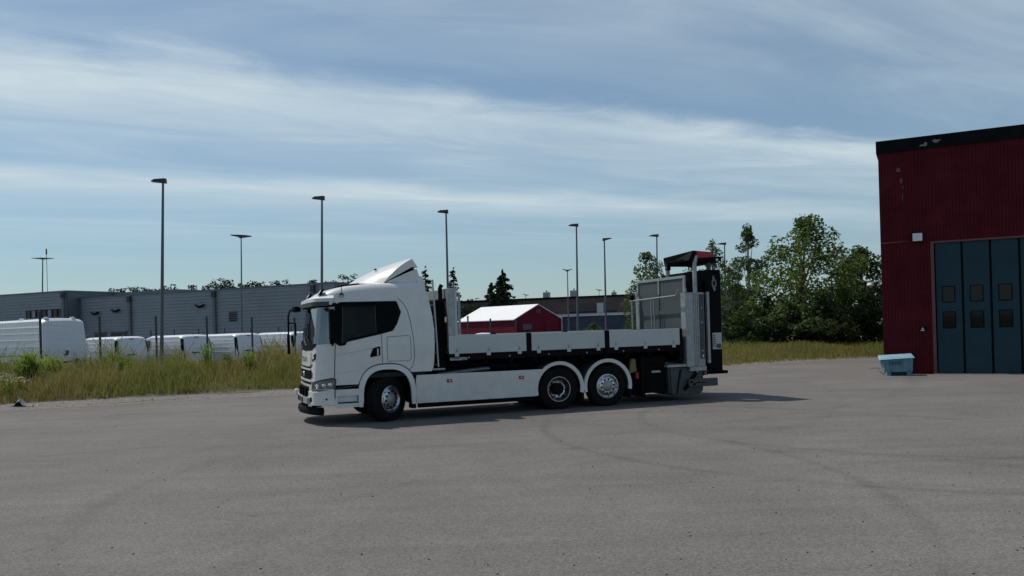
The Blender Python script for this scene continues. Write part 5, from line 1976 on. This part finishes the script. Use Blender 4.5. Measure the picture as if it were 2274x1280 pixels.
for k in range(25):
    t = 2 * math.pi * k / 24
    e1, e2 = Vector((0, 1, 0)), Vector((math.cos(rad(60)), 0, math.sin(rad(60)))) * -1
    ring.append(cc + (e1 * math.cos(t) + e2 * math.sin(t)) * 0.23)
sw.tube(ring, 0.018, 8, caps=False).tube([ring[0], cc, ring[12]], 0.02, 6).tube([cc, cc + Vector((-0.15, 0, -0.3))], 0.03, 8)
sw.build('steering_wheel', MT['black'], it, smooth=50)
MB().prism([(-1.36, 2.36), (-1.34, 2.62), (-1.15, 2.66), (-1.15, 2.62)], 0.3, 0.9).build('roller_blind', MT['interior'], it)


# the driver
def driver():
    p = Matrix.Translation((-2.776, 17.841, 0)) @ Matrix.Rotation(TH, 4, 'Z')
    me = bpy.data.meshes.new('person')
    yc = 0.66
    J = {'pel': (-0.08, yc, 1.58, .17), 'wst': (-0.04, yc, 1.76, .155), 'chs': (-0.05, yc, 1.98, .175), 'nck': (-0.08, yc, 2.17, .065), 'hd0': (-0.10, yc, 2.26, .085), 'hd1': (-0.11, yc, 2.36, .10), 'hd2': (-0.105, yc, 2.43, .075),
         'sl': (-0.06, yc - .2, 2.07, .075), 'el': (-0.30, yc - .28, 1.84, .055), 'wl': (-0.60, yc - .19, 1.86, .038), 'hl': (-0.69, yc - .17, 1.86, .040),
         'sr': (-0.06, yc + .2, 2.07, .075), 'er': (-0.30, yc + .28, 1.84, .055), 'wr': (-0.60, yc + .19, 1.86, .038), 'hr': (-0.69, yc + .17, 1.86, .040),
         'kl': (-0.58, yc - .13, 1.60, .08), 'fl': (-0.68, yc - .13, 1.18, .055), 'tl': (-0.82, yc - .13, 1.12, .045),
         'kr': (-0.58, yc + .13, 1.60, .08), 'fr': (-0.68, yc + .13, 1.18, .055), 'tr': (-0.82, yc + .13, 1.12, .045)}
    E_ = [('pel', 'wst'), ('wst', 'chs'), ('chs', 'nck'), ('nck', 'hd0'), ('hd0', 'hd1'), ('hd1', 'hd2'), ('chs', 'sl'), ('sl', 'el'), ('el', 'wl'), ('wl', 'hl'), ('chs', 'sr'), ('sr', 'er'), ('er', 'wr'), ('wr', 'hr'), ('pel', 'kl'), ('kl', 'fl'), ('fl', 'tl'), ('pel', 'kr'), ('kr', 'fr'), ('fr', 'tr')]
    ks = list(J)
    me.from_pydata([J[k][:3] for k in ks], [(ks.index(a), ks.index(b)) for a, b in E_], [])
    o = bpy.data.objects.new('person', me)
    COL.objects.link(o)
    o.matrix_world = p
    md = o.modifiers.new('skin', 'SKIN')
    sk = me.skin_vertices[0].data if me.skin_vertices else None
    if sk is None:
        bpy.context.view_layer.objects.active = o
        o.select_set(True)
        bpy.ops.mesh.customdata_skin_add()
        sk = me.skin_vertices[0].data
    for i, k in enumerate(ks):
        sk[i].radius = (J[k][3], J[k][3])
        sk[i].use_root = (k == 'pel')
    sb = o.modifiers.new('sub', 'SUBSURF')
    sb.levels = sb.render_levels = 2
    me.materials.append(MT['cloth'])
    tag(o, 'person in dark clothes driving the truck, seen through the door window', 'person')
    # face, hair cap and hands as coverings
    f = MB()
    rows = []
    for i in range(9):
        v = i / 8
        z = 2.235 + 0.235 * v
        r = 0.098 * math.sin(math.pi * (0.16 + 0.80 * v)) ** 0.6
        rows.append([(-0.115 - r * 1.06 * math.cos(a) - (0.028 if (abs(a) < 0.3 and 3 <= i <= 4) else 0), yc + r * 0.80 * math.sin(a), z) for a in np.linspace(-1.6, 1.6, 13)])
    f.grid(rows)
    f.build('face', MT['skin'], o, smooth=60)
    c = MB()
    rows = []
    for i in range(8):
        v = i / 7
        z = 2.375 + 0.125 * math.sin(v * math.pi / 2)
        r = 0.122 * math.cos(v * math.pi / 2) ** 0.7 + 0.002
        rows.append([(-0.105 + r * math.cos(a), yc + r * 0.85 * math.sin(a), z) for a in np.linspace(0, 2 * math.pi, 19)])
    c.grid(rows)
    c.build('dark_cap', MT['cloth'], o, smooth=60)
    for sg in (-1, 1):
        h = MB()
        y = yc + sg * 0.17
        h.tube([(-0.64, y + sg * .01, 1.86), (-0.70, y, 1.86), (-0.745, y, 1.85)], [.030, .044, .034], 8)
        for k in range(4):
            q = -0.032 + k * 0.021
            ln = (0.050, 0.058, 0.055, 0.043)[k]
            h.tube([(-0.735, y + q, 1.865), (-0.735 - ln * 0.6, y + q, 1.875), (-0.745 - ln * 0.7, y + q, 1.84), (-0.735, y + q, 1.815)], [.0095, .009, .0085, .007], 6)
        h.tube([(-0.69, y - sg * 0.035, 1.87), (-0.725, y - sg * 0.055, 1.885), (-0.76, y - sg * 0.045, 1.87)], [.012, .010, .008], 6)
        h.build('hand', MT['skin'], o, smooth=60)


driver()


# wheels
def wheel(x, y, outward, dish, steer=0.0, dual=False):
    """outward = -1 for the left side (y small), +1 for the right side"""
    g = outward
    R = 0.50
    hub = empty('wheel', (x, y, 0.488))
    hub.parent = truck
    hub.rotation_euler = (0, 0, steer)
    ty = [(0.300, 0.135), (0.34, 0.15), (0.42, 0.158), (0.475, 0.148), (0.495, 0.135), (R, 0.115), (R, 0.075), (R - 0.015, 0.07), (R - 0.015, 0.055), (R, 0.05), (R, 0.01), (R - 0.015, 0.006), (R - 0.015, -0.006), (R, -0.01), (R, -0.05), (R - 0.015, -0.055), (R - 0.015, -0.07), (R, -0.075), (R, -0.115), (0.475, -0.148), (0.42, -0.158), (0.34, -0.15), (0.300, -0.135)]
    prof = [(r, a * g) for r, a in ty]
    t = MB().lathe(prof, (0, 0, 0), 'y', 48).build('tyre', MT['rubber'], hub, smooth=35)
    if dual:
        t2 = MB().lathe([(r, a * g - g * 0.335) for r, a in ty], (0, 0, 0), 'y', 48).build('tyre', MT['rubber'], hub, smooth=35)
    if dish:
        rp = [(0.300, 0.135), (0.298, 0.155), (0.285, 0.155), (0.275, 0.12), (0.262, 0.10), (0.255, 0.02), (0.24, -0.03), (0.20, -0.05), (0.15, -0.055), (0.13, -0.05)]
    else:
        rp = [(0.300, 0.135), (0.298, 0.155), (0.285, 0.157), (0.275, 0.13), (0.255, 0.115), (0.235, 0.128), (0.205, 0.150), (0.165, 0.160), (0.13, 0.158)]
    rm = MB().lathe([(r, a * g) for r, a in rp], (0, 0, 0), 'y', 48).build('rim', MT['rim'], hub, smooth=35)
    if dish:
        hp = [(0.15, -0.055), (0.145, 0.10), (0.135, 0.125), (0.10, 0.13), (0.0, 0.13)]
        MB().lathe([(r, a * g) for r, a in hp], (0, 0, 0), 'y', 32).build('hub', MT['steelblk'], hub, smooth=35)
        rn, yn = 0.185, -0.03
    else:
        hp = [(0.13, 0.158), (0.115, 0.175), (0.10, 0.185), (0.06, 0.195), (0.0, 0.197)]
        MB().lathe([(r, a * g) for r, a in hp], (0, 0, 0), 'y', 32).build('hub', MT['alu'], hub, smooth=35)
        rn, yn = 0.168, 0.160
    for k in range(10):
        a = 2 * math.pi * (k + 0.25) / 10
        nx, nz = rn * math.cos(a), rn * math.sin(a)
        MB().lathe([(0.0, 0.032), (0.012, 0.030), (0.017, 0.014), (0.024, 0.012), (0.026, -0.004)], (0, 0, 0), 'y', 8).build('wheel_nut', MT['steelblk'] if not dish else MT['galv'], rm, loc=(nx, yn * g, nz), rot=(0, 0, 0 if g > 0 else math.pi))
        if k % 1 == 0:
            a2 = a + math.pi / 10
            hx, hz = 0.222 * math.cos(a2), 0.222 * math.sin(a2)
            if not dish:
                MB().lathe([(0.0, 0.004), (0.017, 0.004), (0.019, -0.004)], (0, 0, 0), 'y', 10).build('hand_hole', MT['black'], rm, loc=(hx, 0.139 * g, hz), rot=(0.9 * math.sin(a2) * 0, 0, 0 if g > 0 else math.pi))
            else:
                MB().lathe([(0.0, 0.004), (0.018, 0.004), (0.02, -0.004)], (0, 0, 0), 'y', 10).build('hand_hole', MT['black'], rm, loc=(0.235 * math.cos(a2), -0.024 * g, 0.235 * math.sin(a2)), rot=(0, 0, 0 if g > 0 else math.pi))
    return hub


ST = rad(34)
wheel(0.0, 0.20, -1, False, ST)
wheel(0.0, 2.30, 1, False, ST)
wheel(4.15, 0.20, -1, True, 0, True)
wheel(4.15, 2.30, 1, True, 0, True)
wheel(5.45, 0.20, -1, False)
wheel(5.45, 2.30, 1, False)
for x in (0.0, 4.15, 5.45):
    MB().tube([(x, 0.45, 0.488), (x, 2.05, 0.488)], 0.07, 10).build('axle', MT['steelblk'], truck)
MB().lathe([(0.0, -0.22), (0.18, -0.2), (0.24, 0.0), (0.18, 0.2), (0.0, 0.22)], (4.15, 1.25, 0.5), 'x', 18).build('differential', MT['steelblk'], truck, smooth=50)

# chassis
ch = MB().box(-1.0, 7.3, 0.80, 0.87, 0.82, 1.08).box(-1.0, 7.3, 1.63, 1.70, 0.82, 1.08).build('chassis_rails', MT['steelblk'], truck)
for x in (-0.6, 1.0, 2.2, 3.4, 4.8, 6.2, 7.2):
    MB().box(x, x + 0.12, 0.87, 1.63, 0.86, 1.02).build('cross_member', MT['steelblk'], ch)
MB().box(-0.9, 0.6, 0.9, 1.6, 0.45, 1.0).build('engine', MT['steelblk'], truck, bevel=0.05)
for y0, y1 in ((0.14, 0.76), (1.74, 2.36)):
    MB().box(0.75, 2.15, y0, y1, 0.33, 0.90).build('fuel_tank', MT['steelblk'], truck, bevel=0.08, seg=3)
    MB().box(2.22, 3.30, y0 + 0.02, y1, 0.33, 0.86).build('battery_box', MT['black'], truck, bevel=0.03)
MB().tube([(1.3, 0.55, 0.95), (2.4, 0.5, 1.04), (3.1, 0.45, 1.05)], 0.05, 8).build('pipe', MT['galv'], truck, smooth=50)
MB().lathe([(0.0, -0.35), (0.11, -0.33), (0.12, 0.33), (0.0, 0.35)], (2.9, 0.45, 1.08), 'x', 16).build('air_tank', MT['steelblk'], truck, smooth=40)

# side skirts and fenders
for sd in (1, -1):
    def yy(o):
        return o if sd > 0 else 2.5 - o
    a, b = sorted((yy(0.0), yy(0.045)))
    poly = [(0.645, 0.36), (0.645, 0.90), (0.67, 0.995), (3.72, 0.985), (3.64, 0.90), (3.575, 0.78), (3.54, 0.62), (3.53, 0.355)]
    sk_ = MB().prism(poly, a, b).build('side_skirt', MT['skirt'], truck, bevel=0.012)
    MB().box(0.70, 3.5, *sorted((yy(0.05), yy(0.16))), 0.26, 0.40).build('skirt_rail', MT['black'], sk_)
    for x, z in ((1.42, 0.83), (3.17, 0.82)):
        mk = MB().box(x - 0.06, x + 0.06, *sorted((yy(-0.018), yy(0.005))), z - 0.035, z + 0.035).build('side_marker', MT['red'], sk_, bevel=0.006)
        MB().box(x - 0.022, x + 0.03, *sorted((yy(-0.024), yy(-0.016))), z - 0.012, z + 0.014).build('marker_lens', MT['signwhite'], mk)
    for x, a0, a1, ro in ((4.15, -0.20, math.pi + 0.22, 0.645), (5.45, -0.17, math.pi + 0.2, 0.655)):
        oy = yy(0.0)
        iy = yy(0.62)
        th_ = 0.085
        n = 36
        f = MB()
        P, Q = [], []
        for k in range(n + 1):
            t = a0 + (a1 - a0) * k / n
            c, s = math.cos(t), math.sin(t)
            ro2 = ro * (1.0 + 0.015 * math.sin(t))
            P.append([(x + c * ro2, oy, 0.50 + s * ro2), (x + c * (ro2 - th_), oy + (0.012 if sd > 0 else -0.012), 0.50 + s * (ro2 - th_))])
            Q.append([(x + c * (ro2 - 0.004), yy(0.05), 0.50 + s * (ro2 - 0.004)), (x + c * (ro2 - th_), yy(0.05), 0.50 + s * (ro2 - th_))])
        fd = f.slab(P, Q).build('fender', MT['white'], truck, smooth=35)
        P = [[(x + math.cos(t) * (ro - 0.01), yy(0.05), 0.5 + math.sin(t) * (ro - 0.01)), (x + math.cos(t) * (ro - 0.01), iy, 0.5 + math.sin(t) * (ro - 0.01))] for t in np.linspace(a0, a1, 30)]
        Q = [[(x + math.cos(t) * (ro - 0.05), p[0][1], 0.5 + math.sin(t) * (ro - 0.05)) for p in ((r[0],), (r[1],))] for t, r in zip(np.linspace(a0, a1, 30), P)]
        MB().slab(P, Q).build('fender_shell', MT['greysteel'], fd, smooth=35)
    MB().box(4.76, 4.80, *sorted((yy(0.03), yy(0.60))), 0.17, 0.42).build('mudflap', MT['rubber'], truck)
    MB().box(6.06, 6.10, *sorted((yy(0.03), yy(0.60))), 0.17, 0.42).build('mudflap', MT['rubber'], truck)

# ------------------------------------------------------------------ flatbed
bed = MB().box(1.42, 7.52, 0.03, 2.47, 1.28, 1.425).build('bed_frame', MT['steelblk'], truck, bevel=0.006)
MB().box(1.46, 7.50, 0.06, 2.44, 1.428, 1.45).build('bed_floor', MT['boardgrey'], bed)
MB().box(1.0, 7.4, 0.72, 0.86, 1.09, 1.275).box(1.0, 7.4, 1.64, 1.78, 1.09, 1.275).build('subframe', MT['steelblk'], bed)
for x in np.arange(1.7, 7.4, 0.62):
    MB().box(x, x + 0.07, 0.10, 2.40, 1.19, 1.278).build('bearer', MT['steelblk'], bed)
pl = MB().box(1.46, 1.86, 0.018, 0.028, 1.285, 1.345).build('maker_plate', MT['paleprint'], bed)
MB().box(1.49, 1.68, 0.012, 0.0165, 1.31, 1.335).box(1.72, 1.85, 0.012, 0.0165, 1.30, 1.32).build('plate_print', MT['print'], pl)
for sd in (1, -1):
    def yy(o):
        return o if sd > 0 else 2.5 - o
    for x0, x1 in ((1.435, 3.325), (3.455, 5.385), (5.515, 7.515)):
        d = MB().box(x0, x1, *sorted((yy(0.0), yy(0.03))), 1.432, 1.845).build('dropside', MT['alupanel'], truck, bevel=0.008)
        n = 3
        for k in range(n):
            x = x0 + 0.18 + (x1 - x0 - 0.36) * k / (n - 1)
            h = MB().box(x - 0.05, x + 0.05, *sorted((yy(-0.014), yy(0.004))), 1.37, 1.47).build('hinge', MT['alupanel'], d, bevel=0.006)
            MB().box(x - 0.014, x + 0.014, *sorted((yy(-0.02), yy(-0.004))), 1.475, 1.545).build('hinge_pin', MT['galv'], h, bevel=0.004)
    for x0, x1 in ((3.33, 3.45), (5.39, 5.51)):
        MB().box(x0, x1, *sorted((yy(-0.008), yy(0.09))), 1.28, 1.86).build('stake_post', MT['steelblk'], truck, bevel=0.008)
# headboard with its frame and ladder
hb = MB()
for y0, y1 in ((0.03, 0.15), (2.35, 2.47)):
    hb.box(1.44, 1.60, y0, y1, 1.46, 2.93)
hb.box(1.44, 1.60, 0.151, 2.349, 2.70, 2.93)
hbo = hb.build('headboard', MT['galv'], truck, bevel=0.01)
MB().box(1.601, 1.66, 0.03, 2.47, 1.46, 2.90).build('headboard_panel', MT['alupanel'], hbo)
for k in range(6):
    MB().box(1.662, 1.68, 0.2 + k * 0.38, 0.26 + k * 0.38, 1.48, 2.88).build('panel_rib', MT['galv'], hbo)
MB().box(1.20, 1.42, 0.22, 2.3, 1.12, 2.66).build('equipment_rack', MT['black'], truck, bevel=0.02)
MB().tube([(1.36, 0.35, 1.3), (1.36, 0.35, 2.95), (1.40, 0.35, 3.02)], 0.05, 10).build('exhaust_stack', MT['steelblk'], truck, smooth=50)
ld = MB()
ld.tube([(1.20, 0.10, 1.15), (1.16, 0.12, 2.3), (1.13, 0.14, 3.13)], 0.022, 8)
ld.tube([(1.02, 0.42, 1.15), (1.0, 0.42, 3.0)], 0.017, 8)
lo_ = ld.build('ladder', MT['alupanel'], truck, smooth=50)
for k in range(6):
    z = 1.20 + k * 0.27
    MB().tube([(1.20 - 0.035 * (z - 1.15), 0.10 + 0.01 * k / 6, z), (1.02, 0.42, z)], 0.014, 6).build('rung', MT['galv'], lo_)
MB().box(1.05, 1.35, 0.08, 0.16, 1.08, 1.12).build('ladder_foot', MT['galv'], lo_)

# ------------------------------------------------------------------ tail: guard panel, columns, folded crash cushion
tl = MB()
# framed guard panel across the bed
PX = 7.72
gp = MB()
gp.box(PX, PX + 0.05, 0.05, 2.45, 3.12, 3.19).box(PX, PX + 0.05, 0.05, 0.12, 2.62, 3.119).box(PX, PX + 0.05, 2.38, 2.45, 1.5, 3.119).box(PX, PX + 0.05, 1.27, 1.33, 2.75, 3.119)
gpo = gp.build('guard_frame', MT['alu'], truck, bevel=0.006)
for y0, y1 in ((0.121, 1.269), (1.331, 2.379)):
    MB().box(PX + 0.03, PX + 0.05, y0, y1, 1.46, 3.118).build('guard_board', MT['boardgrey'], gpo)
rl = MB()
rl.tube([(PX - 0.16, 2.56, 2.63), (PX - 0.16, 0.22, 2.68), (PX - 0.16, 0.12, 2.74), (PX - 0.16, 0.10, 2.83)], 0.022, 8)
rlo = rl.build('guard_rail', MT['alu'], truck, smooth=50)
for y in (2.45, 1.42, 1.30):
    MB().tube([(PX - 0.16 + (0.04 if y == 1.30 else 0), y, 1.45), (PX - 0.16, y, 2.64 if y > 2 else 2.66)], 0.028 if y > 2 else 0.018, 8).build('rail_post', MT['alu'], rlo, smooth=50)
MB().lathe([(0.0, 0.09), (0.05, 0.07), (0.07, 0.0), (0.06, -0.05)], (PX - 0.16, 2.45, 2.72), 'z', 12).build('marker_light', MT['black'], rlo, smooth=50)
MB().box(7.53, 7.62, 0.04, 2.46, 1.0, 1.84).build('bed_end', MT['steelblk'], truck)
# aluminium column, near side and far side
for sd in (1, -1):
    def yy(o):
        return o if sd > 0 else 2.5 - o
    pr = [(7.70, 0.02), (7.71, -0.01), (7.93, -0.015), (7.95, 0.01), (7.97, -0.01), (7.995, -0.01), (8.0, 0.015), (8.02, -0.012), (8.045, -0.012), (8.05, 0.02), (8.075, -0.015), (8.10, -0.015), (8.11, 0.03), (8.28, 0.03), (8.30, 0.05), (8.30, 0.20), (7.70, 0.20)]
    col = MB().prism([(x, yy(o)) for x, o in pr], 0.86, 2.75, 'z').build('lift_column', MT['alu'], truck)
    MB().box(7.695, 7.75, *sorted((yy(-0.016), yy(0.08))), 2.751, 2.85).build('column_lug', MT['alu'], col, bevel=0.006)
    MB().box(8.12, 8.26, *sorted((yy(0.004), yy(0.028))), 1.05, 2.70).build('column_plate', MT['greysteel'], col, bevel=0.004)
    for z in (2.35, 1.98, 1.25):
        MB().lathe([(0.0, -0.02), (0.02, -0.016), (0.03, 0.0)], (8.19, yy(0.004), z), 'y', 10).build('bolt', MT['galv'], col)
    MB().prism([(8.36, yy(0.0)), (8.43, yy(0.0)), (8.43, yy(0.012)), (8.372, yy(0.012)), (8.372, yy(0.09)), (8.36, yy(0.09))], 0.93, 2.76, 'z').build('angle_rail', MT['alu'], truck)
    MB().prism([(-0.03, 0.03), (0.03, 0.03), (0.0, -0.05)], yy(-0.004), yy(0.004)).build('warning_mark', MT['signwhite'], col, loc=(8.2, yy(-0.002) - yy(0) + (0 if sd > 0 else 0), 1.12))
# curved pipes that carry the hood
MB().tube([(8.08, 0.10, 2.6), (8.08, 0.10, 3.25), (8.10, 0.12, 3.5), (8.17, 0.16, 3.70)], 0.055, 10).build('hood_support', MT['galv'], truck, smooth=50)
MB().tube([(8.02, 1.27, 2.9), (8.0, 1.25, 3.4), (7.97, 1.20, 3.58)], 0.055, 10).build('hood_support', MT['galv'], truck, smooth=50)
MB().tube([(8.62, 0.26, 3.3), (8.62, 0.26, 3.6)], 0.06, 10).build('hood_support', MT['greysteel'], truck, smooth=50)
# hood: black front slope, red side
hy0, hy1 = 0.12, 1.28
hood = MB().add([(7.92, hy1, 3.50), (7.92, hy0, 3.58), (8.88, hy0, 3.52), (8.88, hy1, 3.50),
                 (7.88, hy1, 3.74), (8.06, hy0, 3.84), (8.62, hy0, 3.80), (8.80, hy1, 3.74)],
                [(0, 1, 2, 3), (4, 7, 6, 5), (0, 4, 5, 1), (1, 5, 6, 2), (2, 6, 7, 3), (3, 7, 4, 0)]).build('hood', MT['steelblk'], truck, bevel=0.02)
MB().prism([(8.17, 3.62), (8.17, 3.824), (8.60, 3.797), (8.72, 3.67)], hy0 - 0.012, hy0 - 0.001).build('red_cover', MT['redp'], hood)
MB().prism([(8.20, 3.64), (8.86, 3.68), (8.90, 3.63), (8.90, 3.55), (8.20, 3.55)], hy0 - 0.035, hy0 - 0.002).build('hood_edge', MT['black'], hood, bevel=0.006)
MB().box(7.885, 7.935, hy0 + 0.25, hy1 - 0.1, 3.58, 3.63).build('hood_slot', MT['black'], hood)
MB().box(7.94, 8.05, hy1 - 0.12, hy1 + 0.02, 3.40, 3.56).build('hood_lug', MT['steelblk'], hood, bevel=0.02)
MB().lathe([(0.0, -0.035), (0.03, -0.03), (0.04, 0.0)], (8.76, hy0 - 0.03, 3.59), 'y', 10).build('lamp', MT['signwhite'], hood)
# the cushion: a tall black box standing on end behind the columns
cu = MB().prism([(8.48, 0.80), (8.90, 0.70), (8.905, 3.34), (8.46, 3.34)], 0.16, 2.34).build('crash_cushion', MT['steelblk'], truck, bevel=0.012)
MB().box(8.42, 8.475, 0.30, 2.2, 0.85, 3.10).build('cushion_plate', MT['black'], cu)
MB().box(8.60, 9.13, 0.25, 2.25, 0.62, 0.70).build('cushion_foot', MT['black'], cu, bevel=0.012)
lbp = MB().box(8.605, 8.885, 0.150, 0.158, 1.27, 1.70).build('label_plate', MT['paleprint'], cu)
for k in range(6):
    MB().box(8.625, 8.625 + (0.075 if k < 4 else 0.05), 0.1445, 0.1485, 1.34 + k * 0.055, 1.37 + k * 0.055).build('label_print', MT['print'], lbp)
MB().box(8.72, 8.86, 0.1445, 0.1485, 1.30, 1.41).build('label_picture', MT['boardgrey'], lbp)
# emblem: upright ring with a pointed tail above and below
em = MB()
ns = 22
P = []
for k in range(ns + 1):
    t = 2 * math.pi * k / ns
    P.append([(8.70 + 0.075 * math.cos(t), 0.152, 2.985 + 0.125 * math.sin(t)), (8.70 + 0.035 * math.cos(t), 0.152, 2.985 + 0.07 * math.sin(t))])
Q = [[(a, b + 0.005, c) for a, b, c in r] for r in P]
em.slab(P, Q)
em.prism([(8.65, 3.09), (8.73, 3.09), (8.69, 3.20), (8.66, 3.17)], 0.151, 0.157)
em.prism([(8.66, 2.88), (8.74, 2.88), (8.75, 2.80), (8.68, 2.78)], 0.151, 0.157)
em.build('emblem', MT['tarp'], cu)
# lower tail: grey steel carrier, flange, side arm, black boxes
lf = MB()
lf.prism([(7.20, 0.86), (7.24, 0.20), (7.34, 0.15), (8.10, 0.13), (8.24, 0.22), (8.26, 0.84)], 0.10, 2.40)
car = lf.build('tail_carrier', MT['greysteel'], truck, bevel=0.02)
MB().prism([(7.55, 0.80), (7.585, 0.80), (7.46, 0.18), (7.43, 0.18)], 0.085, 0.099).build('carrier_seam', MT['black'], car)
MB().prism([(7.62, 0.82), (8.22, 0.80), (8.20, 0.60), (7.56, 0.55)], 0.086, 0.099).build('carrier_plate', MT['greysteel'], car, bevel=0.004)
MB().box(7.14, 7.80, 0.02, 2.48, 0.865, 0.93).build('carrier_flange', MT['galv'], car, bevel=0.008)
MB().box(7.80, 8.30, 0.0, 0.26, 0.74, 0.855).build('column_shoe', MT['galv'], car, bevel=0.012)
ar = MB().box(7.75, 8.62, -0.01, 0.11, 0.34, 0.54).build('side_arm', MT['greysteel'], truck, bevel=0.012)
MB().box(7.95, 8.25, -0.018, -0.0105, 0.435, 0.455).build('arm_slot', MT['black'], ar)
for x in (7.82, 7.9):
    MB().lathe([(0.0, -0.02), (0.03, -0.018), (0.035, 0.0)], (x, -0.01, 0.44 + (x - 7.86) * -0.8), 'y', 10).build('bolt', MT['black'], ar)
MB().tube([(8.05, 0.2, 0.66), (8.45, 0.2, 0.70), (8.75, 0.25, 0.68)], [0.10, 0.08, 0.03], 8).build('cushion_pivot', MT['steelblk'], truck, smooth=50)
MB().box(6.42, 6.52, 0.08, 2.42, 0.17, 1.2).build('spray_plate', MT['black'], truck)
MB().box(6.53, 7.18, 0.16, 2.34, 0.24, 1.15).build('rear_box', MT['black'], truck, bevel=0.02)
MB().box(6.75, 7.0, 0.13, 0.158, 0.75, 0.80).build('box_handle', MT['galv'], truck)
MB().prism([(6.15, 0.75), (6.22, 1.12), (6.34, 1.12), (6.38, 0.80)], 0.20, 0.30).build('wheel_chock', MT['yellowdull'], truck, bevel=0.02)
MB().box(6.28, 6.36, 0.10, 0.16, 0.62, 0.78).build('rear_reflector', MT['red'], truck, bevel=0.01)

# small fittings on the tail carrier
for z in (0.30, 0.46, 0.62):
    MB().tube([(7.30, 0.085, z), (7.30, 0.06, z)], 0.022, 8).build('bolt', MT['galv'], car)
MB().prism([(7.25, 0.84), (7.33, 0.84), (7.36, 0.2), (7.28, 0.2)], 0.06, 0.099).build('carrier_rib', MT['greysteel'], car, bevel=0.006)
cy = MB().tube([(7.66, 0.06, 0.28), (8.02, 0.06, 0.70)], 0.045, 10).build('lift_cylinder', MT['steelblk'], truck, smooth=50)
MB().tube([(8.02, 0.06, 0.70), (8.14, 0.06, 0.84)], 0.022, 8).build('piston_rod', MT['chrome'], cy, smooth=50)
MB().tube([(7.2, 0.12, 1.02), (7.4, 0.06, 0.98), (7.55, 0.05, 1.08), (7.62, 0.1, 1.25)], 0.016, 6).build('hydraulic_hose', MT['rubber'], truck, smooth=50)
MB().tube([(6.55, 0.12, 1.10), (6.9, 0.08, 1.02), (7.15, 0.12, 1.08)], 0.014, 6).build('hydraulic_hose', MT['rubber'], truck, smooth=50)
tlp = MB().box(8.26, 8.32, 0.06, 0.32, 0.62, 0.76).build('tail_lamp', MT['red'], truck, bevel=0.01)
MB().box(8.322, 8.335, 0.08, 0.16, 0.64, 0.74).build('lamp_lens', MT['signwhite'], tlp)
for x in (1.9, 2.9, 3.9, 4.9, 5.9, 6.9):
    MB().tube([(x, 0.02, 1.335), (x, 0.005, 1.335)], 0.018, 8).build('bolt', MT['galv'], bed)
